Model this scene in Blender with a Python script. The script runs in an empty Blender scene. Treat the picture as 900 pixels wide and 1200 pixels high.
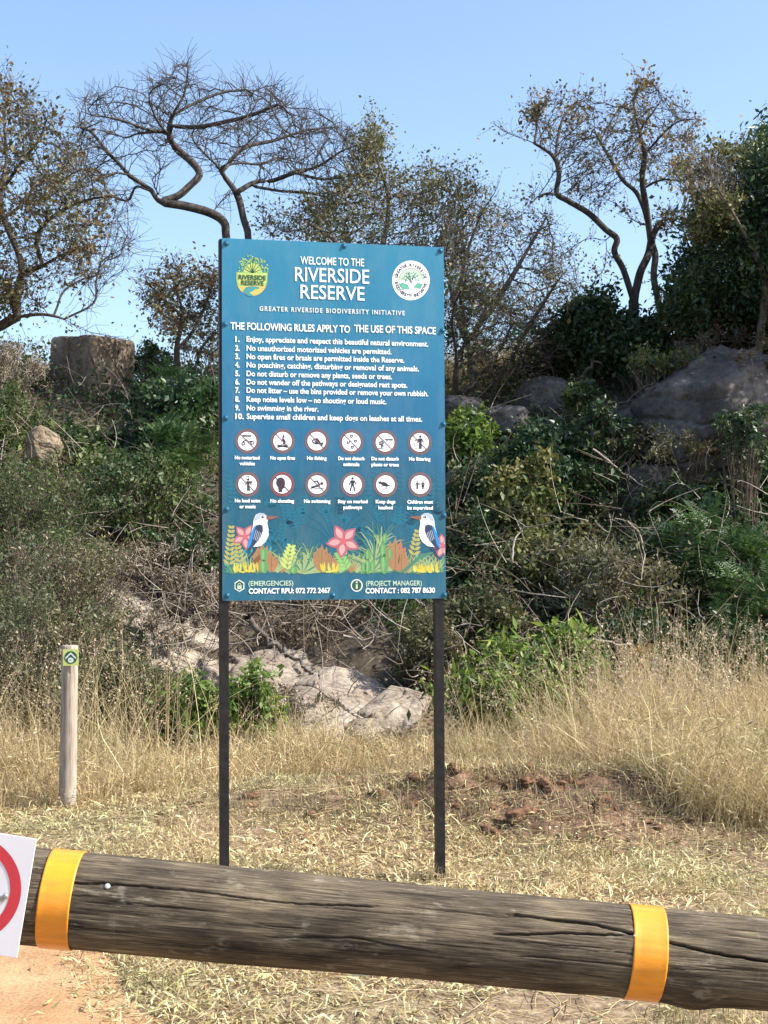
import bpy, math, random
import numpy as np
from mathutils import Vector, Matrix, Euler

random.seed(7)
RNG = np.random.default_rng(11)
R = math.radians
scene = bpy.context.scene
COL = scene.collection

# ------------------------------------------------------------------ camera
F = 1750.0                      # focal length in pixels of the 900x1200 photograph
CAM_Z = 1.6
cam_data = bpy.data.cameras.new('camera')
cam = bpy.data.objects.new('camera', cam_data)
COL.objects.link(cam)
cam.location = (0, 0, CAM_Z)
cam.rotation_euler = Euler((R(90 + 1.96), R(0.30), 0), 'XYZ')
cam_data.sensor_fit = 'VERTICAL'
cam_data.sensor_height = 36
cam_data.lens = F / 1200 * 36
cam_data.clip_end = 5000
scene.camera = cam
scene.render.resolution_x = 768
scene.render.resolution_y = 1024
CAM_M = np.array(cam.rotation_euler.to_matrix())

# ------------------------------------------------------------------ sky, sun, exposure
SUN_AZ, SUN_EL = 100.0, 43.0     # from +Y towards +X, above the horizon
world = bpy.data.worlds.new('World')
scene.world = world
world.use_nodes = True
wn = world.node_tree
bg = wn.nodes['Background']
sky = wn.nodes.new('ShaderNodeTexSky')
sky.sky_type = 'NISHITA'
sky.sun_disc = False
sky.sun_elevation = R(SUN_EL)
sky.sun_rotation = R(SUN_AZ)
sky.altitude = 100
sky.air_density = 1.0
sky.dust_density = 2.0
sky.ozone_density = 2.6
wn.links.new(sky.outputs[0], bg.inputs[0])
bg.inputs[1].default_value = 0.15
sd = bpy.data.lights.new('sun', 'SUN')
sd.energy = 4.6
sd.angle = R(0.5)
sd.color = (1.0, 0.95, 0.86)
sun = bpy.data.objects.new('sun', sd)
COL.objects.link(sun)
sdir = Vector((math.cos(R(SUN_EL)) * math.sin(R(SUN_AZ)), math.cos(R(SUN_EL)) * math.cos(R(SUN_AZ)), math.sin(R(SUN_EL))))
sun.rotation_euler = sdir.to_track_quat('Z', 'Y').to_euler()
sun.location = (12, -4, 14)
scene.view_settings.view_transform = 'Standard'
scene.view_settings.look = 'None'
scene.view_settings.exposure = 0.95
scene.view_settings.gamma = 1.0

# ------------------------------------------------------------------ small maths
def ray(px, py):
    d = CAM_M @ np.array([(px - 450) / F, -(py - 600) / F, -1.0])
    return d / d[1]
def P(px, py, Y):                # the point seen at a pixel, at distance Y in front of the camera
    d = ray(px, py)
    return np.array([d[0] * Y, Y, CAM_Z + d[2] * Y])
def Pn(pts, Y):
    pts = np.asarray(pts, float); Y = np.broadcast_to(np.asarray(Y, float), (len(pts),))
    c = np.stack([(pts[:, 0] - 450) / F, -(pts[:, 1] - 600) / F, -np.ones(len(pts))], 1)
    d = c @ CAM_M.T
    d /= d[:, 1:2]
    o = d * Y[:, None]
    o[:, 2] += CAM_Z
    return o

def _hash(ix, iy, iz, seed):
    h = (ix.astype(np.int64) * 374761393 + iy.astype(np.int64) * 668265263 + iz.astype(np.int64) * 2147483647 + seed * 1274126177) & 0xffffffff
    h = ((h ^ (h >> 13)) * 1274126177) & 0xffffffff
    h = ((h ^ (h >> 16)) * 2246822519) & 0xffffffff
    return ((h ^ (h >> 15)) & 0xffffff) / float(0xffffff)
def vnoise(p, seed=0):           # value noise, p is n x 3, result -1..1
    i = np.floor(p); f = p - i
    f = f * f * (3 - 2 * f)
    i = i.astype(np.int64)
    r = 0
    for dx in (0, 1):
        wx = f[:, 0] if dx else 1 - f[:, 0]
        for dy in (0, 1):
            wy = f[:, 1] if dy else 1 - f[:, 1]
            for dz in (0, 1):
                wz = f[:, 2] if dz else 1 - f[:, 2]
                r = r + wx * wy * wz * _hash(i[:, 0] + dx, i[:, 1] + dy, i[:, 2] + dz, seed)
    return r * 2 - 1
def fbm(p, octaves=4, seed=0, gain=0.5):
    p = np.asarray(p, float); a = 1.0; s = 0; t = 0
    for k in range(octaves):
        s = s + a * vnoise(p * (2 ** k) + 17.3 * k, seed + k); t += a; a *= gain
    return s / t
def sstep(t):
    t = np.clip(t, 0, 1); return t * t * (3 - 2 * t)

# ------------------------------------------------------------------ terrain
HX = np.array([-60, -14, -5.7, -2.6, 1.0, 2.2, 3.3, 4.5, 5.7, 8, 14, 60.])
HZ = np.array([4.0, 4.6, 4.35, 4.15, 4.15, 4.4, 4.6, 4.95, 5.3, 6.0, 6.6, 5.0])
MND = P(650, 965, 9.25)
def H(x, y):
    x = np.atleast_1d(np.asarray(x, float)); y = np.atleast_1d(np.asarray(y, float))
    q = np.stack([x, y, np.zeros_like(x)], 1)
    hr = np.interp(x, HX, HZ)
    y0 = 12.4 - 0.4 * np.clip(x, -4, 4) / 4
    t = np.clip((y - y0) / (21.5 - y0), 0, 1)
    prof = 0.55 * sstep(t) + 0.45 * t
    z = hr * prof
    z = z * (1 - 0.45 * sstep((y - 24) / 14)) * (1 - sstep((y - 38) / 60))
    hillm = np.clip(t * 4, 0, 1)
    z = z + hillm * 0.28 * fbm(q * 0.9, 4, 3) * (y < 60)
    near = sstep((70 - y) / 30)
    z = z + near * (0.035 * fbm(q * 0.7, 3, 5) + 0.012 * fbm(q * 5, 3, 6))
    m = np.exp(-(((x - MND[0]) / 1.15) ** 2 + ((y - MND[1] - .1) / 0.8) ** 2))
    m = m * sstep((y - 7.7) / .9)
    z = z + m * (0.16 + 0.30 * np.abs(fbm(q * 2.2, 5, 8)))
    m2 = np.exp(-(((x + 0.6) / 1.2) ** 2 + ((y - 9.9) / 0.8) ** 2))
    z = z + m2 * (0.09 + 0.14 * np.abs(fbm(q * 2.4, 4, 12)))
    lip = y - (MND[1] - .12 + .30 * fbm(q * np.array([1.6, .4, 1]), 3, 14))
    z = z + np.clip(m * 1.6, 0, 1) * 0.085 * sstep(lip / .10)
    return z
_gx = np.arange(-13, 13, .05); _gy = np.arange(2, 32, .05)
_GX, _GY = np.meshgrid(_gx, _gy); _GZ = H(_GX.ravel(), _GY.ravel()).reshape(_GX.shape)
def H1(x, y):                    # one point, looked up on a fine table of H
    fx = (x + 13) / .05; fy = (y - 2) / .05; i = int(fx); j = int(fy)
    if not (0 <= i < len(_gx) - 1 and 0 <= j < len(_gy) - 1): return float(H(x, y)[0])
    a, b = fx - i, fy - j; g = _GZ
    return float(g[j, i] * (1 - a) * (1 - b) + g[j, i + 1] * a * (1 - b) + g[j + 1, i] * (1 - a) * b + g[j + 1, i + 1] * a * b)
def hit(px, py, y0=3.5, y1=40):  # where a pixel's ray meets the terrain
    d = ray(px, py)
    ys = np.arange(y0, y1, 0.05)
    zz = H(d[0] * ys, ys); rz = CAM_Z + d[2] * ys
    w = np.nonzero(rz <= zz)[0]
    Y = ys[w[0]] if len(w) else 22.0
    return np.array([d[0] * Y, Y, H1(d[0] * Y, Y)])

# ------------------------------------------------------------------ object helpers
def np_mesh(name, V, Fc, mat, parent=None, smooth=False, col_attr=None):
    V = np.ascontiguousarray(V, np.float32); Fc = np.ascontiguousarray(Fc, np.int32)
    me = bpy.data.meshes.new(name)
    me.vertices.add(len(V)); me.vertices.foreach_set('co', V.ravel())
    k = Fc.shape[1]
    me.loops.add(Fc.size); me.loops.foreach_set('vertex_index', Fc.ravel())
    me.polygons.add(len(Fc)); me.polygons.foreach_set('loop_start', np.arange(0, Fc.size, k, dtype=np.int32))
    if smooth: me.polygons.foreach_set('use_smooth', np.ones(len(Fc), bool))
    if col_attr:
        for an, arr in col_attr.items():
            a = me.attributes.new(an, 'FLOAT', 'POINT'); a.data.foreach_set('value', np.asarray(arr, np.float32))
    me.update(calc_edges=True)
    me.materials.append(mat)
    o = bpy.data.objects.new(name, me)
    COL.objects.link(o)
    if parent is not None:
        o.parent = parent
    return o
def tag(o, label=None, cat=None, group=None, kind=None):
    if label: o['label'] = label
    if cat: o['category'] = cat
    if group: o['group'] = group
    if kind: o['kind'] = kind
    return o
def thing(name, label, cat, loc=(0, 0, 0), rotz=0, group=None):
    o = bpy.data.objects.new(name, None); COL.objects.link(o)
    o.empty_display_size = 0.2
    o.location = Vector([float(v) for v in loc]); o.rotation_euler = (0, 0, rotz)
    return tag(o, label, cat, group)
def rel(V, loc):                 # world points to a thing's local frame (no rotation)
    return np.asarray(V) - np.asarray(loc)

class MB:                        # collects polygons with several materials into ONE mesh
    def __init__(s): s.v = []; s.f = []; s.m = []; s.mats = []
    def mi(s, mat):
        if mat not in s.mats: s.mats.append(mat)
        return s.mats.index(mat)
    def add(s, verts, faces, mat):
        b = len(s.v); s.v += [tuple(map(float, v)) for v in verts]
        i = s.mi(mat)
        for f in faces: s.f.append([b + k for k in f]); s.m.append(i)
    def box(s, x0, x1, y0, y1, z0, z1, mat):
        v = [(x, y, z) for x in (x0, x1) for y in (y0, y1) for z in (z0, z1)]
        s.add(v, [(0, 1, 3, 2), (4, 6, 7, 5), (0, 4, 5, 1), (2, 3, 7, 6), (0, 2, 6, 4), (1, 5, 7, 3)], mat)
    def cyl(s, c, ax, r, h, n, mat, r2=None, dome=0):   # along axis ax from c
        ax = np.array(ax, float); ax /= np.linalg.norm(ax)
        a = np.cross(ax, [0.31, 0.5, 0.81]); a /= np.linalg.norm(a); b = np.cross(ax, a)
        r2 = r if r2 is None else r2
        rings = [(0, r), (h, r2)]
        if dome: rings += [(h + dome * .6, r2 * .75), (h + dome, r2 * .3)]
        v = []
        for (t, rr) in rings:
            for k in range(n):
                q = 2 * math.pi * k / n
                v.append(np.array(c) + ax * t + rr * (a * math.cos(q) + b * math.sin(q)))
        fs = []
        for j in range(len(rings) - 1):
            for k in range(n):
                k2 = (k + 1) % n
                fs.append((j * n + k, j * n + k2, (j + 1) * n + k2, (j + 1) * n + k))
        fs.append(tuple(range(n - 1, -1, -1))); fs.append(tuple(range((len(rings) - 1) * n, len(rings) * n)))
        s.add(v, fs, mat)
    def build(s, name, parent=None, smooth=False, bevel=0):
        me = bpy.data.meshes.new(name)
        me.from_pydata(s.v, [], s.f)
        for m in s.mats: me.materials.append(m)
        me.polygons.foreach_set('material_index', s.m)
        if smooth: me.polygons.foreach_set('use_smooth', [True] * len(s.f))
        me.update()
        o = bpy.data.objects.new(name, me); COL.objects.link(o)
        if parent is not None: o.parent = parent
        if bevel:
            md = o.modifiers.new('bevel', 'BEVEL'); md.width = bevel; md.segments = 2; md.limit_method = 'ANGLE'
        return o

# ------------------------------------------------------------------ materials
def new_mat(name):
    m = bpy.data.materials.new(name); m.use_nodes = True
    nt = m.node_tree; return m, nt, nt.nodes['Principled BSDF']
def N(nt, t, **kw):
    n = nt.nodes.new(t)
    for k, v in kw.items():
        if k.startswith('i_'):
            n.inputs[k[2:].replace('_', ' ')].default_value = v
        else: setattr(n, k, v)
    return n
def ramp(nt, src, stops):
    r = nt.nodes.new('ShaderNodeValToRGB')
    e = r.color_ramp.elements
    while len(e) < len(stops): e.new(0.5)
    for k, (p, c) in enumerate(stops):
        e[k].position = p; e[k].color = (c[0], c[1], c[2], 1) if not isinstance(c, float) else (c, c, c, 1)
    nt.links.new(src, r.inputs[0]); return r
def plain(name, c, rough=0.6, spec=0.4, metal=0.0, var=0.08, scale=8, bump=0.0):
    m, nt, b = new_mat(name)
    tc = N(nt, 'ShaderNodeTexCoord'); nz = N(nt, 'ShaderNodeTexNoise'); nz.inputs['Scale'].default_value = scale; nz.inputs['Detail'].default_value = 5
    nt.links.new(tc.outputs['Object'], nz.inputs['Vector'])
    r = ramp(nt, nz.outputs[0], [(0.3, [v * (1 - var) for v in c]), (0.7, [min(1, v * (1 + var)) for v in c])])
    nt.links.new(r.outputs[0], b.inputs['Base Color'])
    b.inputs['Roughness'].default_value = rough; b.inputs['Metallic'].default_value = metal
    b.inputs['Specular IOR Level'].default_value = spec
    if bump:
        bp = N(nt, 'ShaderNodeBump'); bp.inputs['Strength'].default_value = bump; bp.inputs['Distance'].default_value = 0.01
        nt.links.new(nz.outputs[0], bp.inputs['Height']); nt.links.new(bp.outputs[0], b.inputs['Normal'])
    return m
def leaf_mat(name, cols, trans=0.3, rough=0.5, spec=0.3, patch=None):
    m, nt, b = new_mat(name)
    g = N(nt, 'ShaderNodeNewGeometry')
    st = [(i / max(1, len(cols) - 1), c) for i, c in enumerate(cols)]
    r = ramp(nt, g.outputs['Random Per Island'], st)
    if patch:                    # species and dryness differ from clump to clump
        tc = N(nt, 'ShaderNodeTexCoord'); nz = N(nt, 'ShaderNodeTexNoise'); nz.inputs['Scale'].default_value = patch[0]; nz.inputs['Detail'].default_value = 4
        nt.links.new(tc.outputs['Object'], nz.inputs['Vector'])
        r3 = ramp(nt, nz.outputs[0], [(.36, patch[1]), (.64, patch[2])])
        mu = N(nt, 'ShaderNodeMix', data_type='RGBA', blend_type='MULTIPLY'); mu.inputs[0].default_value = 1
        nt.links.new(r.outputs[0], mu.inputs[6]); nt.links.new(r3.outputs[0], mu.inputs[7])
        class _o: outputs = [mu.outputs[2]]
        r = _o
    nt.links.new(r.outputs[0], b.inputs['Base Color'])
    b.inputs['Roughness'].default_value = rough; b.inputs['Specular IOR Level'].default_value = spec
    if trans:
        t = N(nt, 'ShaderNodeBsdfTranslucent'); mx = N(nt, 'ShaderNodeMixShader'); mx.inputs[0].default_value = trans
        nt.links.new(r.outputs[0], t.inputs[0])
        out = nt.nodes['Material Output']
        nt.links.new(b.outputs[0], mx.inputs[1]); nt.links.new(t.outputs[0], mx.inputs[2]); nt.links.new(mx.outputs[0], out.inputs[0])
    return m
def bark_mat(name, c1, c2, sc=14):
    m, nt, b = new_mat(name)
    tc = N(nt, 'ShaderNodeTexCoord'); mp = N(nt, 'ShaderNodeMapping'); mp.inputs['Scale'].default_value = (1, 1, .3)
    nz = N(nt, 'ShaderNodeTexNoise'); nz.inputs['Scale'].default_value = sc; nz.inputs['Detail'].default_value = 8; nz.inputs['Roughness'].default_value = .7
    nt.links.new(tc.outputs['Object'], mp.inputs[0]); nt.links.new(mp.outputs[0], nz.inputs['Vector'])
    r = ramp(nt, nz.outputs[0], [(0.35, c1), (0.65, c2)])
    nt.links.new(r.outputs[0], b.inputs['Base Color']); b.inputs['Roughness'].default_value = .9
    b.inputs['Specular IOR Level'].default_value = .15
    bp = N(nt, 'ShaderNodeBump'); bp.inputs['Strength'].default_value = .7; bp.inputs['Distance'].default_value = .02
    nt.links.new(nz.outputs[0], bp.inputs['Height']); nt.links.new(bp.outputs[0], b.inputs['Normal'])
    return m
def rock_mat(name, dark, mid, light, sc=2.0, lichen=(0.45, 0.42, 0.36)):
    m, nt, b = new_mat(name)
    tc = N(nt, 'ShaderNodeTexCoord')
    n1 = N(nt, 'ShaderNodeTexNoise'); n1.inputs['Scale'].default_value = sc; n1.inputs['Detail'].default_value = 10; n1.inputs['Roughness'].default_value = .65
    n2 = N(nt, 'ShaderNodeTexNoise'); n2.inputs['Scale'].default_value = sc * 9; n2.inputs['Detail'].default_value = 8; n2.inputs['Roughness'].default_value = .7
    nt.links.new(tc.outputs['Object'], n1.inputs['Vector']); nt.links.new(tc.outputs['Object'], n2.inputs['Vector'])
    r = ramp(nt, n1.outputs[0], [(0.32, dark), (0.5, mid), (0.68, light)])
    r2 = ramp(nt, n2.outputs[0], [(0.3, (.45, .42, .4)), (0.55, (1, 1, 1)), (.72, (1.25, 1.22, 1.15))])
    mx = N(nt, 'ShaderNodeMix', data_type='RGBA', blend_type='MULTIPLY'); mx.inputs[0].default_value = 1
    nt.links.new(r.outputs[0], mx.inputs[6]); nt.links.new(r2.outputs[0], mx.inputs[7])
    nt.links.new(mx.outputs[2], b.inputs['Base Color']); b.inputs['Roughness'].default_value = .92
    b.inputs['Specular IOR Level'].default_value = .2
    bp = N(nt, 'ShaderNodeBump'); bp.inputs['Strength'].default_value = .9; bp.inputs['Distance'].default_value = .03
    nt.links.new(n2.outputs[0], bp.inputs['Height']); nt.links.new(bp.outputs[0], b.inputs['Normal'])
    return m

BARK_GREY = bark_mat('grey_bark', (.075, .062, .052), (.20, .175, .15))
BARK_BARE = bark_mat('dark_grey_bark', (.035, .03, .027), (.12, .105, .09))
BARK_DARK = bark_mat('dark_bark', (.035, .028, .023), (.11, .09, .072))
TWIG_PALE = bark_mat('pale_dead_twig', (.20, .165, .13), (.42, .37, .31), 30)
TWIG_BROWN = bark_mat('brown_twig', (.07, .052, .04), (.19, .15, .115), 30)
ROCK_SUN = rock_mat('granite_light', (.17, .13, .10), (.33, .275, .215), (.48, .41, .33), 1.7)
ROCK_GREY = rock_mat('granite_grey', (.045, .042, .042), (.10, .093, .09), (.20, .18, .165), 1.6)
ROCK_BLOCK = rock_mat('granite_block', (.11, .085, .06), (.22, .175, .13), (.36, .29, .21), 1.9)
# ------------------------------------------------------------------ ground
def ground_mat():
    m, nt, b = new_mat('dry_soil_ground')
    tc = N(nt, 'ShaderNodeTexCoord')
    def nz(s, d=8, r=.6):
        n = N(nt, 'ShaderNodeTexNoise'); n.inputs['Scale'].default_value = s; n.inputs['Detail'].default_value = d; n.inputs['Roughness'].default_value = r
        nt.links.new(tc.outputs['Object'], n.inputs['Vector']); return n
    a, c, d = nz(1.3), nz(14), nz(60, 6, .7)
    r1 = ramp(nt, c.outputs[0], [(.3, (.13, .095, .06)), (.5, (.27, .20, .13)), (.7, (.43, .34, .22))])
    r2 = ramp(nt, d.outputs[0], [(.3, (.55, .5, .45)), (.6, (1.05, 1.05, 1.05))])
    mu = N(nt, 'ShaderNodeMix', data_type='RGBA', blend_type='MULTIPLY'); mu.inputs[0].default_value = 1
    nt.links.new(r1.outputs[0], mu.inputs[6]); nt.links.new(r2.outputs[0], mu.inputs[7])
    red = N(nt, 'ShaderNodeAttribute', attribute_name='red')
    rr = ramp(nt, c.outputs[0], [(.3, (.09, .055, .036)), (.55, (.19, .115, .075)), (.75, (.32, .225, .15))])
    mr = N(nt, 'ShaderNodeMix', data_type='RGBA'); nt.links.new(red.outputs['Fac'], mr.inputs[0])
    nt.links.new(mu.outputs[2], mr.inputs[6]); nt.links.new(rr.outputs[0], mr.inputs[7])
    hl = N(nt, 'ShaderNodeAttribute', attribute_name='humus')
    rh = ramp(nt, c.outputs[0], [(.3, (.035, .028, .02)), (.55, (.09, .07, .05)), (.75, (.2, .165, .12))])
    mh = N(nt, 'ShaderNodeMix', data_type='RGBA'); nt.links.new(hl.outputs['Fac'], mh.inputs[0])
    nt.links.new(mr.outputs[2], mh.inputs[6]); nt.links.new(rh.outputs[0], mh.inputs[7])
    nt.links.new(mh.outputs[2], b.inputs['Base Color']); b.inputs['Roughness'].default_value = .95
    b.inputs['Specular IOR Level'].default_value = .1
    bp = N(nt, 'ShaderNodeBump'); bp.inputs['Strength'].default_value = .8; bp.inputs['Distance'].default_value = .02
    nt.links.new(c.outputs[0], bp.inputs['Height']); nt.links.new(bp.outputs[0], b.inputs['Normal'])
    return m
def axis(lo, hi, step, far, g=1.35):
    a = list(np.arange(lo, hi + step / 2, step)); s = step
    while a[-1] < far: s *= g; a.append(a[-1] + s)
    s = step
    while a[0] > -far: s *= g; a.insert(0, a[0] - s)
    return np.array(a)
gx = axis(-9, 9, .07, 900); gy = axis(3.6, 26, .07, 900)
X, Y = np.meshgrid(gx, gy)
xf, yf = X.ravel(), Y.ravel()
zf = H(xf, yf)
nx, ny = len(gx), len(gy)
idx = np.arange(nx * ny).reshape(ny, nx)
FQ = np.stack([idx[:-1, :-1], idx[:-1, 1:], idx[1:, 1:], idx[1:, :-1]], -1).reshape(-1, 4)
q3 = np.stack([xf, yf, np.zeros_like(xf)], 1)
redm = np.clip(np.exp(-(((xf - MND[0]) / 1.4) ** 2 + ((yf - MND[1] + .2) / .9) ** 2)) * 1.9 + .5 * fbm(q3 * 2.3, 4, 21) - .35, 0, 1)
hum = sstep((yf - 12.6) / 1.5)
ground = np_mesh('ground', np.stack([xf, yf, zf], 1), FQ, ground_mat(), smooth=True, col_attr={'red': redm, 'humus': hum})
tag(ground, 'dry ground rising to a rocky hillside', kind='structure')

# sandy track, bottom left, a thin sheet on the same grid
def track_mask(x, y):
    q = np.stack([x, y, np.zeros_like(x)], 1)
    e = -.80 - .38 * (y - 5.18) + .20 * fbm(q * 1.5, 4, 31) + .05 * fbm(q * 6, 3, 32)
    far = 7.1 + .15 * fbm(q * 1.4, 3, 33) - .35 * np.clip(x + 1.5, -1, 2)
    return (x < e) & (y < far)
cx = X[:-1, :-1].ravel() + .035; cy = Y[:-1, :-1].ravel() + .035
# finer grid for the track
tx = np.arange(-3.2, 0.2, .02); ty = np.arange(3.0, 7.6, .02)
TX, TY = np.meshgrid(tx, ty); ti = np.arange(TX.size).reshape(TX.shape)
TF = np.stack([ti[:-1, :-1], ti[:-1, 1:], ti[1:, 1:], ti[1:, :-1]], -1).reshape(-1, 4)
mk = track_mask(TX.ravel(), TY.ravel())
keep = mk[TF].all(1)
TV = np.stack([TX.ravel(), TY.ravel(), H(TX.ravel(), TY.ravel()) + .007 + .002 * fbm(np.stack([TX.ravel(), TY.ravel(), 0 * TX.ravel()], 1) * 12, 3, 35)], 1)
def sand_mat():
    m, nt, b = new_mat('orange_sand')
    tc = N(nt, 'ShaderNodeTexCoord')
    n1 = N(nt, 'ShaderNodeTexNoise'); n1.inputs['Scale'].default_value = 3; n1.inputs['Detail'].default_value = 9
    n2 = N(nt, 'ShaderNodeTexNoise'); n2.inputs['Scale'].default_value = 70; n2.inputs['Detail'].default_value = 6
    for n in (n1, n2): nt.links.new(tc.outputs['Object'], n.inputs['Vector'])
    r = ramp(nt, n1.outputs[0], [(.3, (.38, .215, .105)), (.7, (.52, .335, .185))])
    r2 = ramp(nt, n2.outputs[0], [(.3, (.7, .68, .66)), (.6, (1.05, 1.04, 1.03))])
    mu = N(nt, 'ShaderNodeMix', data_type='RGBA', blend_type='MULTIPLY'); mu.inputs[0].default_value = 1
    nt.links.new(r.outputs[0], mu.inputs[6]); nt.links.new(r2.outputs[0], mu.inputs[7])
    nt.links.new(mu.outputs[2], b.inputs['Base Color']); b.inputs['Roughness'].default_value = .95; b.inputs['Specular IOR Level'].default_value = .1
    bp = N(nt, 'ShaderNodeBump'); bp.inputs['Strength'].default_value = .6; bp.inputs['Distance'].default_value = .008
    nt.links.new(n2.outputs[0], bp.inputs['Height']); nt.links.new(bp.outputs[0], b.inputs['Normal'])
    return m
us = np.unique(TF[keep]); remap = -np.ones(len(TV), int); remap[us] = np.arange(len(us))
trk = np_mesh('dirt_track', TV[us], remap[TF[keep]], sand_mat(), smooth=True)
tag(trk, 'orange sandy track at the lower left', kind='structure')

# ------------------------------------------------------------------ organic builders
def tubes(chains, sides=5):
    """chains: list of (points n x 3, radii n). Returns V, quads."""
    pts = np.concatenate([c[0] for c in chains]); rad = np.concatenate([np.asarray(c[1], float) for c in chains])
    lens = [len(c[0]) for c in chains]
    n = len(pts); last = np.zeros(n, bool); first = np.zeros(n, bool)
    e = np.cumsum(lens) - 1; last[e] = True; first[np.r_[0, e[:-1] + 1]] = True
    nxt = np.minimum(np.arange(n) + 1, n - 1); prv = np.maximum(np.arange(n) - 1, 0)
    nxt[last] = np.arange(n)[last]; prv[first] = np.arange(n)[first]
    t = pts[nxt] - pts[prv]; t /= np.linalg.norm(t, axis=1, keepdims=True) + 1e-9
    ref = np.array([.83, .51, .22])
    a = np.cross(t, ref); a /= np.linalg.norm(a, axis=1, keepdims=True) + 1e-9
    b = np.cross(t, a)
    ang = np.arange(sides) * 2 * np.pi / sides
    V = pts[:, None, :] + rad[:, None, None] * (a[:, None, :] * np.cos(ang)[None, :, None] + b[:, None, :] * np.sin(ang)[None, :, None])
    i = np.arange(n)[~last]
    k = np.arange(sides); k2 = (k + 1) % sides
    Fq = np.stack([i[:, None] * sides + k, i[:, None] * sides + k2, (i[:, None] + 1) * sides + k2, (i[:, None] + 1) * sides + k], -1).reshape(-1, 4)
    return V.reshape(-1, 3), Fq

def leaf_geo(base, axis_, nrm, L, W, fold=.18):
    """one folded leaf of two triangles per row"""
    L = np.broadcast_to(L, (len(base),))[:, None]; W = np.broadcast_to(W, (len(base),))[:, None]
    axis_ = axis_ / (np.linalg.norm(axis_, axis=1, keepdims=True) + 1e-9)
    s = np.cross(axis_, nrm); s /= np.linalg.norm(s, axis=1, keepdims=True) + 1e-9
    n = np.cross(s, axis_)
    m = base + axis_ * L * .45
    V = np.stack([base, m + s * W * .5 + n * W * fold, base + axis_ * L, m - s * W * .5 + n * W * fold], 1).reshape(-1, 3)
    i = np.arange(len(base))[:, None] * 4
    Fc = np.concatenate([i + np.array([[0, 1, 2]]), i + np.array([[0, 2, 3]])], 0)
    return V, Fc
def rdir(n, rng, up=0.0):
    d = rng.normal(size=(n, 3)); d /= np.linalg.norm(d, axis=1, keepdims=True)
    d[:, 2] += up
    return d / (np.linalg.norm(d, axis=1, keepdims=True) + 1e-9)
def leaves(C, rng, L=.05, asp=.5, up=.6, droop=0.0, var=.35):
    n = len(C)
    ax = rdir(n, rng, -droop); nr = rdir(n, rng, up)
    l = L * (1 + var * rng.normal(size=n)).clip(.4, 2)
    return leaf_geo(C, ax, nr, l, l * asp * (1 + .2 * rng.normal(size=n)).clip(.5, 1.6))
def fronds(C, out, rng, L=.35, k=11, lw=.05, asp=.28):
    """feather leaves: a row of leaflet pairs along a drooping rachis"""
    n = len(C)
    out = out / (np.linalg.norm(out, axis=1, keepdims=True) + 1e-9)
    nr = np.cross(np.cross(out, np.array([0, 0, 1.0])) + .3 * rng.normal(size=(n, 3)), out)
    Ls = L * rng.uniform(.6, 1.2, n)
    Vs = []; Fs = []; off = 0
    for j in range(k):
        t = (j + 1) / k
        p = C + out * (Ls * t)[:, None]; p[:, 2] -= Ls * .35 * t * t
        sd_ = np.cross(out, nr); sd_ /= np.linalg.norm(sd_, axis=1, keepdims=True) + 1e-9
        w = lw * (1.15 - .75 * t)
        for sg in (-1, 1):
            ax = sd_ * sg + out * .45
            V, Fc = leaf_geo(p, ax, nr, w * rng.uniform(.8, 1.2, n), w * asp)
            Vs.append(V); Fs.append(Fc + off); off += len(V)
    return np.concatenate(Vs), np.concatenate(Fs)

def inpoly(pts, poly):
    x, y = pts[:, 0], pts[:, 1]; c = np.zeros(len(pts), bool); poly = np.asarray(poly, float)
    j = len(poly) - 1
    for i in range(len(poly)):
        xi, yi = poly[i]; xj, yj = poly[j]
        hit_ = ((yi > y) != (yj > y)) & (x < (xj - xi) * (y - yi) / (yj - yi + 1e-12) + xi)
        c ^= hit_; j = i
    return c
def poly_points(poly, n, Y, thick, rng, fieldseed=None, thr=-.1, fscale=1.3):
    """points filling a crown: outline seen from the photograph, real depth about distance Y"""
    poly = np.asarray(poly, float); lo, hi = poly.min(0), poly.max(0)
    cen = (lo + hi) / 2; half = (hi - lo) / 2
    out = []
    tot = 0
    while tot < n:
        p = rng.uniform(lo, hi, size=(n * 3, 2)); p = p[inpoly(p, poly)]
        e = np.clip(1 - ((p - cen) / half / 1.25) ** 2, .12, 1).prod(1) ** .5
        yy = Y + thick * e * rng.uniform(-1, 1, len(p))
        w = Pn(p, yy)
        if fieldseed is not None:
            w = w[fbm(w * fscale, 3, fieldseed) > thr]
        out.append(w); tot += len(w)
        if len(out) > 30: break
    return np.concatenate(out)[:n]

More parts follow.
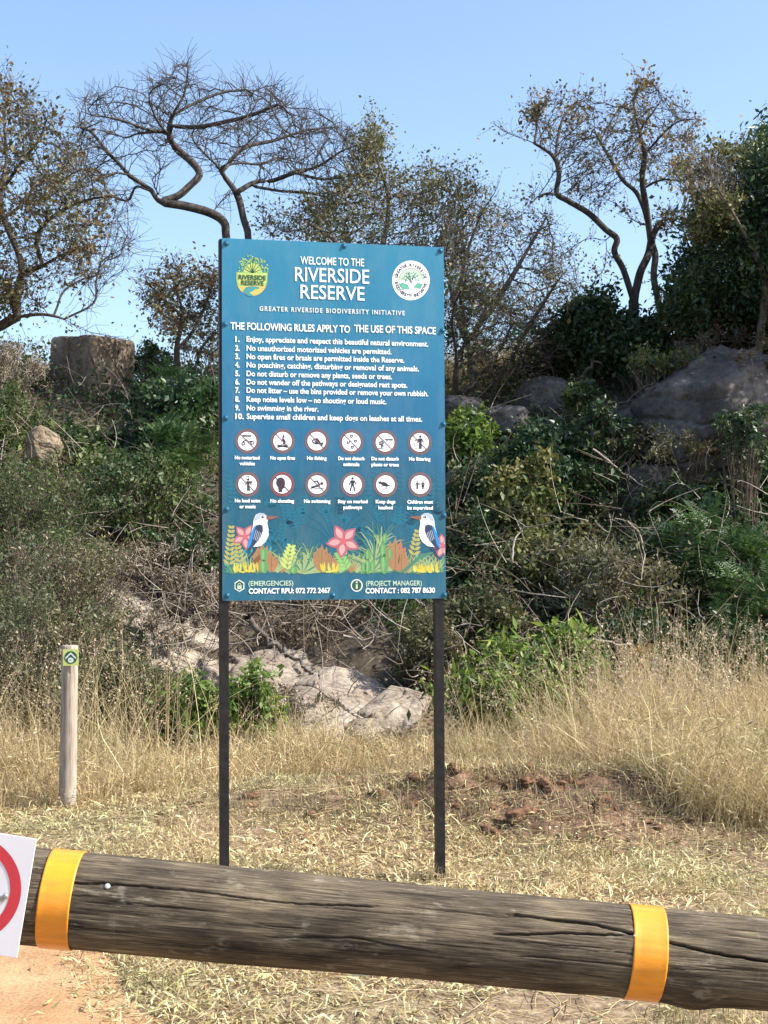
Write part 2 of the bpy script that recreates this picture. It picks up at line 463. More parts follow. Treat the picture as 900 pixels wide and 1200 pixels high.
def grow(paths, attr, step=.16, infl=1.4, kill=.22, iters=60, jit=.18, bias=(0, 0, .05), seed=1, maxch=3):
    """space colonisation from given limb paths into the attractor cloud; returns pos, parent"""
    rng = np.random.default_rng(seed)
    pos = []; par = []; ch = []
    for pth in paths:
        pth = np.asarray(pth, float)
        if len(pth) > 2:         # round the corners of the traced limb
            Q_ = np.vstack([2 * pth[0] - pth[1], pth, 2 * pth[-1] - pth[-2]]); sm = []
            for i_ in range(1, len(Q_) - 2):
                a_, b_, c_, d_ = Q_[i_ - 1:i_ + 3]
                for t_ in (0, .25, .5, .75): sm.append(.5 * ((2 * b_) + (c_ - a_) * t_ + (2 * a_ - 5 * b_ + 4 * c_ - d_) * t_ ** 2 + (3 * b_ - 3 * c_ + d_ - a_) * t_ ** 3))
            sm.append(pth[-1]); pth = np.array(sm)
        if pos:
            A = np.array(pos); d = ((A - pth[0]) ** 2).sum(1); prev = int(d.argmin())
            start = np.vstack([A[prev], pth[0:]]) if d[prev] > (step * .5) ** 2 else np.vstack([A[prev], pth[1:]])
        else:
            pos.append(pth[0]); par.append(-1); ch.append(0); prev = 0; start = pth
        for a, b in zip(start[:-1], start[1:]):
            k = max(1, int(round(np.linalg.norm(b - a) / step)))
            for j in range(1, k + 1):
                q = a + (b - a) * j / k + (rng.normal(size=3) * step * .10 if j < k else 0)
                pos.append(q); par.append(prev); ch[prev] += 1; ch.append(0); prev = len(pos) - 1
    attr = np.array(attr); nearest = np.full(len(attr), -1); nd = np.full(len(attr), 1e9)
    new0 = 0; bias = np.array(bias)
    for it in range(iters):
        A = np.array(pos[new0:]); 
        if len(A) == 0 or len(attr) == 0: break
        d = ((attr[:, None, :] - A[None]) ** 2).sum(-1)
        m = d.argmin(1); dm = np.sqrt(d[np.arange(len(attr)), m]); u = dm < nd
        nearest[u] = m[u] + new0; nd[u] = dm[u]
        k = nd > kill
        attr = attr[k]; nearest = nearest[k]; nd = nd[k]
        act = nd < infl
        new0 = len(pos)
        if not act.any(): break
        ids = nearest[act]; dirs = attr[act] - np.array(pos)[ids]; dirs /= np.linalg.norm(dirs, axis=1, keepdims=True)
        uq, inv = np.unique(ids, return_inverse=True)
        S = np.zeros((len(uq), 3)); np.add.at(S, inv, dirs)
        for q, s in zip(uq, S):
            if ch[q] >= maxch: continue
            s = s / (np.linalg.norm(s) + 1e-9)
            if par[q] >= 0:
                f = pos[q] - pos[par[q]]; s = s + .45 * f / (np.linalg.norm(f) + 1e-9)
            s = s + rng.normal(size=3) * jit + bias
            s /= np.linalg.norm(s) + 1e-9
            pos.append(pos[q] + s * step); par.append(int(q)); ch[q] += 1; ch.append(0)
    return np.array(pos), np.array(par)
def radii(par, rbase, rtip):
    n = len(par); cnt = np.zeros(n); nch = np.bincount(par[par >= 0], minlength=n)
    tips = (nch == 0).sum(); e = math.log(max(tips, 2)) / math.log(rbase / rtip)
    acc = np.zeros(n)
    for i in range(n - 1, -1, -1):
        if nch[i] == 0: acc[i] = 1
        if par[i] >= 0: acc[par[i]] += acc[i]
    return rtip * acc ** (1 / e), nch, acc
def chains_of(pos, par, rad):
    n = len(pos); kids = [[] for _ in range(n)]
    for i, p in enumerate(par):
        if p >= 0: kids[p].append(i)
    out = []; stack = [(0, None)]
    while stack:
        s, p = stack.pop()
        c = [] if p is None else [p]
        rr = [] if p is None else [min(rad[p], rad[s] * 1.15)]
        i = s
        while True:
            c.append(i); rr.append(rad[i])
            if not kids[i]: break
            ks = sorted(kids[i], key=lambda k: -rad[k])
            for k in ks[1:]: stack.append((k, i))
            i = ks[0]
        if len(c) > 1: out.append((pos[c], np.array(rr)))
    return out
def twigs_on(pos, par, rad, rng, n, L=.22, rmax=.012, r0=.0028, seg=4, up=.12):
    """short fine end twigs off the thin wood"""
    cand = np.nonzero((rad < rmax) & (par >= 0))[0]
    if len(cand) == 0: return []
    pick = rng.choice(cand, n)
    base = pos[pick]; f = base - pos[par[pick]]; f /= np.linalg.norm(f, axis=1, keepdims=True) + 1e-9
    d = f * .7 + rng.normal(size=(n, 3)) * .55; d[:, 2] += up
    d /= np.linalg.norm(d, axis=1, keepdims=True)
    ll = L * rng.uniform(.4, 1.3, n) / seg
    p = base; arr = [p]
    for k in range(seg):
        d = d + rng.normal(size=(n, 3)) * .25; d /= np.linalg.norm(d, axis=1, keepdims=True)
        p = p + d * ll[:, None]; arr.append(p)
    arr = np.stack(arr, 1)
    rr = np.linspace(r0, r0 * .5, seg + 1)
    return [(arr[i], rr) for i in range(n)]

def tree(name, label, base, paths, attr, rbase, rtip, bark, leafspec=None, twig_n=0, twig_L=.22, step=.16, infl=1.4, kill=.22, iters=60, seed=1, sides=6, group=None, bias=(0, 0, .05), jit=.18, twig_r=.0028, cat='tree'):
    rng = np.random.default_rng(seed)
    t = thing(name, label, cat, base, 0, group)
    pos, par = grow(paths, attr, step, infl, kill, iters, seed=seed, bias=bias, jit=jit)
    rad, nch, acc = radii(par, rbase, rtip)
    ch = chains_of(pos, par, rad)
    thick = [c for c in ch if c[1].max() > rbase * .22]; thin = [c for c in ch if c[1].max() <= rbase * .22]
    V, Fq = tubes(thick, 8)
    V = V + .25 * rbase * .3 * fbm(V * 9, 3, seed)[:, None] * np.array([1, 1, .3])
    np_mesh('trunk', rel(V, base), Fq, bark, t, smooth=True)
    tw = twigs_on(pos, par, rad, rng, twig_n, twig_L, rmax=max(rtip * 3.5, .012), r0=twig_r) if twig_n else []
    if thin:
        V, Fq = tubes(thin, 4); np_mesh('branches', rel(V, base), Fq, bark, t)
    tpos = None
    if tw:
        V, Fq = tubes(tw, 3); o = np_mesh('twigs', rel(V, base), Fq, bark, t); o['kind'] = 'stuff'
        tpos = np.concatenate([c[0][1:] for c in tw])
    if leafspec:
        for (nl, mat, L, asp, spread, fld, thr, kw) in leafspec:
            src = tpos if tpos is not None else pos[rad < rtip * 3]
            if fld is not None:
                v = fbm(src * kw.get('fs', .9), 3, fld); src = src[v > thr]
            if 'sel' in kw: src = src[kw['sel'](src)]
            if len(src) == 0: continue
            C = src[rng.integers(0, len(src), nl)] + rng.normal(size=(nl, 3)) * spread
            V, Fc = leaves(C, rng, L, asp, kw.get('up', .5), kw.get('droop', .2))
            o = np_mesh('crown', rel(V, base), Fc, mat, t); o['kind'] = 'stuff'
    return t
def px_path(pts, Y, dY=None):
    pts = np.asarray(pts, float); n = len(pts)
    y = np.full(n, float(Y)) if dY is None else Y + np.interp(np.linspace(0, 1, n), np.linspace(0, 1, len(dY)), dY)
    return Pn(pts, y)
def z3(pts, ox=0, oy=60, s=2.0):   # measured on an enlarged crop
    return [(ox + x / s, oy + y / s) for x, y in pts]

def shrub(name, label, cx, cy, rx, ry, mat, n, L=.05, asp=.5, stem=None, twigs=60, clump=None, Y=None, kind='leaf', deep=.9, droop=.2, up=.6, group=None, seed=0, spread=.15, cat='shrub', twig_out=.15, mats2=None, tr=.004):
    rng = np.random.default_rng(seed * 7 + int(cx * 3 + cy))
    h = hit(cx, min(cy + ry, 1150)) if Y is None else None
    Yd = h[1] if Y is None else Y
    cen = P(cx, cy, Yd + 0.25 * rx * Yd / F); R3 = np.array([rx * Yd / F, rx * Yd / F * deep, ry * Yd / F])
    bz = H1(cen[0], cen[1]); base = np.array([cen[0], cen[1], bz])
    t = thing(name, label, cat, base, 0, group)
    nc = clump or max(10, n // 60)
    d = rng.normal(size=(nc, 3)); d /= np.linalg.norm(d, axis=1, keepdims=True)
    lump = 1 + .75 * fbm(d * 1.9 + seed, 3, seed + 3)
    rr = rng.uniform(.25, 1, nc) ** .45
    C = cen + d * R3 * (rr * lump)[:, None]
    C[:, 2] = np.maximum(C[:, 2], H(C[:, 0], C[:, 1]) + .03)
    # stems from the foot to every clump
    ns = min(nc, twigs); ch = []
    for k in range(ns):
        c = C[k]; s = base + np.r_[rng.normal(size=2) * R3[0] * .22, -.05]
        s[2] = H1(s[0], s[1]) - .03
        end = c + (c - cen) * twig_out
        m = (s + end) / 2 + rng.normal(size=3) * .12 * R3 + np.array([0, 0, .15 * R3[2]])
        tt = np.linspace(0, 1, 7)[:, None]
        p = (1 - tt) ** 2 * s + 2 * tt * (1 - tt) * m + tt ** 2 * end + rng.normal(size=(7, 3)) * .02 * R3.mean()
        ch.append((p, np.linspace(tr * 2.2, tr * .5, 7)))
    for k in range(twigs):      # fine side twigs in the crown
        c = C[rng.integers(nc)]; dd = rng.normal(size=3); dd /= np.linalg.norm(dd)
        ln = rng.uniform(.25, .7) * R3.mean()
        tt = np.linspace(-.5, .5, 5)[:, None]
        p = c + dd * ln * tt + np.cross(dd, rng.normal(size=3)) * (tt ** 2 - .2) * ln * .5
        ch.append((p, np.linspace(tr, tr * .4, 5)))
    shoots = []
    for k in range(max(4, nc // 14)):   # shoots that stand out of the mass, with leaves along them
        c = C[rng.integers(nc)]; dd = (c - cen) / R3; dd[2] = abs(dd[2]) + .5; dd += rng.normal(size=3) * .5; dd /= np.linalg.norm(dd)
        ln = rng.uniform(.25, .75) * R3.mean(); tt = np.linspace(0, 1, 6)[:, None]
        p = c + dd * ln * tt + np.array([0, 0, -.25]) * ln * tt ** 2 + rng.normal(size=3) * .15 * ln * tt ** 2
        ch.append((p, np.linspace(tr * 1.1, tr * .4, 6))); shoots.append(p[2:])
    shoots = np.concatenate(shoots)
    V, Fq = tubes(ch, 4)
    np_mesh('stems', rel(V, base), Fq, stem or TWIG_BROWN, t)
    sp = np.array([spread, spread, spread * .8]) * R3.mean()
    if kind == 'leaf':
        for (mm, frac) in ([(mat, 1.0)] if not mats2 else [(mat, .65), (mats2, .35)]):
            k = int(n * frac); ci = rng.integers(0, nc, k)
            if mats2: ci = ci[(ci % 3 == 0) == (mm is mats2)] if mats2 else ci
            Q = C[ci] + rng.normal(size=(len(ci), 3)) * sp * rng.uniform(.4, 1.5, nc)[ci][:, None]
            js = rng.random(len(Q)) < .12; Q[js] = shoots[rng.integers(0, len(shoots), js.sum())] + rng.normal(size=(js.sum(), 3)) * L * .8
            Q[:, 2] = np.maximum(Q[:, 2], H(Q[:, 0], Q[:, 1]) + .01)
            V, Fc = leaves(Q, rng, L, asp, up, droop)
            o = np_mesh('foliage', rel(V, base), Fc, mm, t); o['kind'] = 'stuff'
    else:
        k = n; ci = rng.integers(0, nc, k)
        Q = C[ci] + rng.normal(size=(k, 3)) * sp
        out = (Q - cen) / R3; out[:, 2] = out[:, 2] * .4 + .1; out += rng.normal(size=(k, 3)) * .5
        V, Fc = fronds(Q, out, rng, L, 9, L * .22, .3)
        o = np_mesh('foliage', rel(V, base), Fc, mat, t); o['kind'] = 'stuff'
    return t

def ico(sub):
    import bmesh
    bm = bmesh.new(); bmesh.ops.create_icosphere(bm, subdivisions=sub, radius=1)
    V = np.array([v.co[:] for v in bm.verts]); Fc = np.array([[v.index for v in f.verts] for f in bm.faces]); bm.free()
    return V, Fc
ICO = {k: ico(k) for k in (2, 3, 4, 5, 6)}
def rock_geo(dim, seed, sub=5, p=3.0, planes=9, rough=.05, strata=0, rotz=0, tilt=(0, 0), pl=(.7, .95)):
    V, Fc = ICO[sub]; rng = np.random.default_rng(seed)
    V = V / ((np.abs(V) ** p).sum(1) ** (1 / p))[:, None]
    for k in range(planes):
        n = rng.normal(size=3); n /= np.linalg.norm(n); d0 = rng.uniform(*pl) * (np.abs(n).sum() ** .5 * .85 + .1)
        e = V @ n - d0; m = e > 0; V[m] -= np.outer(e[m] * .93, n)
    V = V * np.array(dim)
    sc = 1 / max(dim)
    nrm = V / (np.linalg.norm(V, axis=1, keepdims=True) + 1e-9)
    V = V + nrm * (rough * max(dim) * fbm(V * sc * 2.4 + seed, 5, seed))[:, None]
    for k in range(5):           # splits: thin grooves along random planes, bent by noise
        n = rng.normal(size=3); n[2] *= 1.8 if k % 2 else .5; n /= np.linalg.norm(n); d0 = rng.uniform(-.5, .5) * min(dim)
        e = (V @ n - d0) * sc + .07 * fbm(V * sc * 2.5 + k, 3, seed + k)
        V = V - nrm * (.055 * max(dim) * np.exp(-(e / .016) ** 2))[:, None] - n * (.03 * max(dim) * (np.tanh(e / .012) + 1) * .5)[:, None]
    V = V + nrm * (.012 * max(dim) * fbm(V * sc * 12, 4, seed + 40))[:, None]
    if strata:
        h = V[:, 2] / dim[2] * strata + .8 * fbm(V * sc * 1.5, 3, seed + 5)
        fr = h - np.floor(h)
        V = V - nrm * (np.exp(-((fr - .5) / .10) ** 2) * .05 * min(dim))[:, None]
    E = Euler((tilt[0], tilt[1], rotz)).to_matrix()
    return V @ np.array(E).T, Fc
def rock(name, label, cx, cy, rx, ry, Y=None, depth=.8, mat=None, seed=1, sub=5, sink=0.0, cat='rock', group=None, **kw):
    if Y is None: Y = hit(cx, cy + ry * .8)[1]
    c = P(cx, cy, Y + rx * depth * Y / F * .6)
    dim = (rx * Y / F, rx * depth * Y / F, ry * Y / F)
    V, Fc = rock_geo(dim, seed, sub, **kw)
    o = np_mesh(name, V, Fc, mat or ROCK_SUN, smooth=True)
    o.location = [float(v) for v in c]
    try:
        o.data.set_sharp_from_angle(angle=R(38))
    except Exception: pass
    return tag(o, label, cat, group)
# ------------------------------------------------------------------ the information board
BL = P(260.5, 704, 7.36); YAW = R(12.5)
bx = np.array([math.cos(YAW), math.sin(YAW), 0]); bn = np.array([math.sin(YAW), -math.cos(YAW), 0])
CO = np.array([0, 0, CAM_Z])
def Bw(px, py):
    d = ray(px, py); t = ((BL - CO) @ bn) / (d @ bn); return CO + d * t
BOARD_W = float((Bw(522.5, 702) - BL) @ bx)
BOARD_TOP = float(Bw(257.5, 279)[2]); BOARD_BOT = float(BL[2])
bcen = BL + bx * BOARD_W / 2
bz0 = H1(bcen[0], bcen[1])
b_origin = np.array([bcen[0], bcen[1], bz0])
def B(px, py):                   # board-local (x, z) of a point on its face
    w = Bw(px, py) - b_origin; return float(w @ bx), float(w[2])
board = thing('information_board', 'tall blue reserve welcome board on two dark posts', 'sign', b_origin, YAW)
def panel_mat():
    m, nt, b = new_mat('blue_printed_panel')
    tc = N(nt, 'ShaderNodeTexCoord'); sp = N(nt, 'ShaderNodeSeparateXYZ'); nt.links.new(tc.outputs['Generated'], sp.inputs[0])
    r = ramp(nt, sp.outputs[2], [(0.0, (.010, .115, .190)), (.14, (.008, .105, .165)), (.30, (.008, .100, .165)), (.42, (.010, .125, .245)), (.6, (.012, .15, .285)), (.8, (.020, .195, .325)), (1.0, (.025, .215, .345))])  # vertical print gradient; its lighter top also paints in sky sheen
    nz = N(nt, 'ShaderNodeTexNoise'); nz.inputs['Scale'].default_value = 2.2; nz.inputs['Detail'].default_value = 6; nz.inputs['Roughness'].default_value = .6
    nt.links.new(tc.outputs['Object'], nz.inputs['Vector'])
    r2 = ramp(nt, nz.outputs[0], [(.3, (.86, .88, .9)), (.7, (1.08, 1.06, 1.05))])
    mu = N(nt, 'ShaderNodeMix', data_type='RGBA', blend_type='MULTIPLY'); mu.inputs[0].default_value = 1
    nt.links.new(r.outputs[0], mu.inputs[6]); nt.links.new(r2.outputs[0], mu.inputs[7])
    n5 = N(nt, 'ShaderNodeTexNoise'); n5.inputs['Scale'].default_value = 5; n5.inputs['Detail'].default_value = 12; n5.inputs['Roughness'].default_value = .8
    mp = N(nt, 'ShaderNodeMapping'); mp.inputs['Scale'].default_value = (1.5, 1, .5); nt.links.new(tc.outputs['Object'], mp.inputs[0]); nt.links.new(mp.outputs[0], n5.inputs['Vector'])
    dr = ramp(nt, n5.outputs[0], [(.45, 0.0), (.75, .16)])
    md = N(nt, 'ShaderNodeMix', data_type='RGBA'); md.inputs[7].default_value = (.32, .36, .36, 1)
    nt.links.new(dr.outputs[0], md.inputs[0]); nt.links.new(mu.outputs[2], md.inputs[6])
    nt.links.new(md.outputs[2], b.inputs['Base Color'])
    rr = ramp(nt, n5.outputs[0], [(.3, .30), (.7, .50)])
    nt.links.new(rr.outputs[0], b.inputs['Roughness'])
    b.inputs['Specular IOR Level'].default_value = .5
    return m
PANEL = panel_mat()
def ink(name, c, rough=.45): return plain(name, c, rough, .4, var=.05, scale=30)
WHITE = ink('white_print', (.93, .95, .96)); OFFW = ink('pale_print', (.72, .74, .72))
PEDGE = ink('panel_edge', (.42, .46, .48)); PBACK = ink('panel_back', (.35, .36, .37))
mb = MB()
w2 = BOARD_W / 2; zt = BOARD_TOP - bz0; zb = BOARD_BOT - bz0
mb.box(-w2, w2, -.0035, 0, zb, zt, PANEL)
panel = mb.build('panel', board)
panel.data.materials.append(PEDGE); panel.data.materials.append(PBACK)
for p in panel.data.polygons:
    n = p.normal
    if abs(n.y) < .5: p.material_index = 1
    elif n.y > .5: p.material_index = 2
POSTM = plain('dark_painted_steel', (.014, .012, .012), .5, .3, var=.5, scale=22, bump=.3)
RAILM = POSTM
pw = .0225
def post_x(px): return B(px, 760)[0]
for px in (263, 515.5):
    m = MB(); xx = post_x(px)
    m.box(xx - pw, xx + pw, .0025, .0515, -.6, zt - .004, POSTM)
    m.box(xx - pw + .004, xx + pw - .004, .0065, .0475, zt - .0039, zt - .001, POSTM)
    m.build('post', board, bevel=.004)
xa, xb = post_x(263) + pw + .002, post_x(515.5) - pw - .002
for (z, nm) in ((zt - .045, 1), (zb + .04, 1), ((zt + zb) / 2 + .02, 1)):
    m = MB(); m.box(xa, xb, .0025, .042, z - .018, z + .018, RAILM); m.build('frame_rail', board, bevel=.003)
BOLT = plain('blue_painted_bolt', (.02, .13, .22), .28, .6, metal=.3, var=.1, scale=90)
bl = None
for (px, py) in [(265, 285.5), (403, 288.5), (516, 294), (263.5, 380), (518.5, 387.5), (264.5, 490), (519.5, 497), (265.5, 597), (520, 604), (266, 698), (390, 698), (520.5, 697)]:
    x, z = B(px, py)
    if bl is None:
        m = MB(); m.cyl((0, 0, 0), (0, -1, 0), .0150, .002, 14, BOLT, .0135, 0); m.cyl((0, -.002, 0), (0, -1, 0), .0105, .004, 12, BOLT, .0095, .004)
        bl = m.build('bolt', board, smooth=False); o = bl
    else:
        o = bl.copy(); COL.objects.link(o); o.parent = board
    o.location = (x, -.0038, z)

# --- flat print: polygons and lettering, thin layers on the face
def lay(k): return -.0035 - .0004 - .00035 * k
class Art:
    def __init__(s, layer=0): s.b = MB(); s.k = layer
    def poly(s, pts, mat, k=None, px=True):
        y = lay(s.k if k is None else k)
        q = [B(*p) for p in pts] if px else pts
        q = [(min(max(x, -w2 + .004), w2 - .004), z) for x, z in q]
        if max(x for x, z in q) - min(x for x, z in q) < 1e-5: return
        a = sum(q[i][0] * q[(i + 1) % len(q)][1] - q[(i + 1) % len(q)][0] * q[i][1] for i in range(len(q)))
        if a < 0: q = q[::-1]
        s.b.add([(x, y, z) for x, z in q], [tuple(range(len(q)))], mat)
    def blob(s, cx, cy, rx, ry, mat, a=0, n=20, k=None):
        c, sn = math.cos(R(a)), math.sin(R(a))
        s.poly([(cx + rx * math.cos(t) * c - ry * math.sin(t) * sn, cy + rx * math.cos(t) * sn + ry * math.sin(t) * c) for t in [2 * math.pi * i / n for i in range(n)]], mat, k)
    def leaf(s, x0, y0, x1, y1, w, mat, k=None, bend=0):
        dx, dy = x1 - x0, y1 - y0; L = math.hypot(dx, dy) + 1e-6; nx_, ny_ = -dy / L, dx / L
        up, dn = [], []
        for i in range(9):
            t = i / 8; ww = w * math.sin(math.pi * t ** .85) * .5; bb = bend * math.sin(math.pi * t)
            mx_, my_ = x0 + dx * t + nx_ * bb, y0 + dy * t + ny_ * bb
            up.append((mx_ + nx_ * ww, my_ + ny_ * ww)); dn.append((mx_ - nx_ * ww, my_ - ny_ * ww))
        s.poly(up + dn[::-1][1:-1], mat, k)
    def line(s, pts, w, mat, k=None, w1=None):
        w1 = w if w1 is None else w1
        n = len(pts)
        L_, R_ = [], []
        for i, (x, y) in enumerate(pts):
            a = pts[max(i - 1, 0)]; b_ = pts[min(i + 1, n - 1)]
            dx, dy = b_[0] - a[0], b_[1] - a[1]; l = math.hypot(dx, dy) + 1e-6
            ww = (w + (w1 - w) * i / (n - 1)) / 2
            L_.append((x - dy / l * ww, y + dx / l * ww)); R_.append((x + dy / l * ww, y - dx / l * ww))
        for i in range(n - 1): s.poly([L_[i], L_[i + 1], R_[i + 1], R_[i]], mat, k)
    def ring(s, cx, cy, r0, r1, mat, k=None, n=40):
        for i in range(n):
            a, b_ = 2 * math.pi * i / n, 2 * math.pi * (i + 1) / n
            s.poly([(cx + r0 * math.cos(a), cy + r0 * math.sin(a)), (cx + r1 * math.cos(a), cy + r1 * math.sin(a)), (cx + r1 * math.cos(b_), cy + r1 * math.sin(b_)), (cx + r0 * math.cos(b_), cy + r0 * math.sin(b_))], mat, k)
    def build(s, name, parent=None): return s.b.build(name, parent or board)

def text_mesh(body, bold=0.0, spacing=1.0):
    cu = bpy.data.curves.new('t', 'FONT'); cu.body = body; cu.size = 1; cu.offset = bold; cu.space_character = spacing; cu.resolution_u = 3
    ob = bpy.data.objects.new('t', cu); COL.objects.link(ob)
    dg = bpy.context.evaluated_depsgraph_get(); me = bpy.data.meshes.new_from_object(ob.evaluated_get(dg))
    bpy.data.objects.remove(ob); bpy.data.curves.remove(cu)
    V = np.array([v.co[:] for v in me.vertices]); Fs = [tuple(p.vertices) for p in me.polygons]
    bpy.data.meshes.remove(me)
    return V, Fs
CAPH = text_mesh('H')[0][:, 1].max()
def lettering(body, x0, x1, yb, cap, mat, bold=.012, parent=None, name='lettering', k=6, spacing=1.0):
    """text whose left end, right end and baseline are given in photo pixels on the board"""
    V, Fs = text_mesh(body, bold, spacing)
    u0, z0 = B(x0, yb); u1, _ = B(x1, yb); ch = B(x0, yb - cap)[1] - z0
    V = V.copy(); V[:, 0] -= V[:, 0].min(); V[:, 0] *= (u1 - u0) / V[:, 0].max(); V[:, 1] *= ch / CAPH
    W = [(u0 + v[0], lay(k), z0 + v[1]) for v in V]
    b_ = MB(); b_.add(W, Fs, mat); o = b_.build(name, parent or board); return o

lettering('WELCOME TO THE', 352, 426.5, 309.5, 8.8, WHITE, .006)
lettering('RIVERSIDE', 345.5, 432.5, 329.5, 16.2, WHITE, .006)
lettering('RESERVE', 352, 427, 349.8, 15.8, WHITE, .006)
lettering('GREATER RIVERSIDE BIODIVERSITY INITIATIVE', 304, 474, 364.3, 5.2, OFFW, .022, spacing=1.3)
lettering('THE FOLLOWING RULES APPLY TO', 270, 410, 386, 8.2, WHITE, .016, spacing=.98)
lettering('THE USE OF THIS SPACE', 415, 510.5, 389.1, 8.2, WHITE, .016, spacing=.98)
rules = [('1.', 'Enjoy, appreciate and respect this beautiful natural environment.', 501.5, 400.5),
         ('2.', 'No unauthorized motorized vehicles are permitted.', 458.5, 411),
         ('3.', 'No open fires or braais are permitted inside the Reserve.', 473.5, 420.8),
         ('4.', 'No poaching, catching, disturbing or removal of any animals.', 490.5, 430.6),
         ('5.', 'Do not disturb or remove any plants, seeds or trees.', 459, 440.8),
         ('6.', 'Do not wander off the pathways or designated rest spots.', 477, 450.6),
         ('7.', 'Do not litter \u2013 use the bins provided or remove your own rubbish.', 501.5, 460.3),
         ('8.', 'Keep noise levels low \u2013 no shouting or loud music.', 452.5, 470.8),
         ('9.', 'No swimming in the river.', 373, 481),
         ('10.', 'Supervise small children and keep dogs on leashes at all times.', 494.5, 491)]
for nmb, tx_, xe, yb in rules:
    xs = 275.5
    lettering(nmb, xs, xs + (5.2 if len(nmb) == 2 else 10), yb, 6.2, WHITE, .030)
    lettering(tx_, 288.8, xe, yb, 6.2, WHITE, .020)
# pictograms
INK = ink('dark_plum_print', (.035, .03, .045)); RINGM = ink('brown_ring_print', (.17, .105, .11)); RINGR = ink('red_ring_print', (.22, .07, .08)); SLASH = ink('slash_print', (.07, .05, .06))
FLESH = ink('plum_head_print', (.055, .035, .05))
caps = [['No motorized', 'vehicles'], ['No open fires'], ['No fishing'], ['Do not disturb', 'animals'], ['Do not disturb', 'plants or trees'], ['No littering'],
        ['No loud noise', 'or music'], ['No shouting'], ['No swimming'], ['Stay on marked', 'pathways'], ['Keep dogs', 'leashed'], ['Children must', 'be supervised']]
pc = [(289.5, 517), (331, 517), (371, 517), (411.5, 518), (451, 518.5), (491.5, 518.5), (290, 567.5), (330.5, 567.5), (371.5, 568), (413, 568), (451.5, 568), (492, 568)]
capw = [[29, 18], [29], [23], [31, 19], [32, 32], [25], [30, 19], [28], [31], [35, 22], [23, 17], [30, 30]]
def person(a, x, y, s, m=INK, stride=0.0, arms=0.3):
    a.blob(x, y - 7.2 * s, 1.3 * s, 1.4 * s, m)
    a.poly([(x - 1.9 * s, y - 5.2 * s), (x + 1.9 * s, y - 5.2 * s), (x + 1.4 * s, y + .3 * s), (x - 1.4 * s, y + .3 * s)], m)
    a.line([(x - .7 * s, y), (x - (.8 + stride) * s, y + 3 * s), (x - (.8 + stride * 2) * s, y + 6.5 * s)], 1.4 * s, m)
    a.line([(x + .7 * s, y), (x + (.8 + stride) * s, y + 3 * s), (x + (.9 + stride * 1.6) * s, y + 6.5 * s)], 1.4 * s, m)
    a.line([(x - 1.6 * s, y - 4.8 * s), (x - (2.4 + arms) * s, y - 2 * s), (x - (2.2 + arms * 2) * s, y)], 1.0 * s, m)
    a.line([(x + 1.6 * s, y - 4.8 * s), (x + (2.4 + arms) * s, y - 2.4 * s), (x + (3 + arms * 2) * s, y - .6 * s)], 1.0 * s, m)
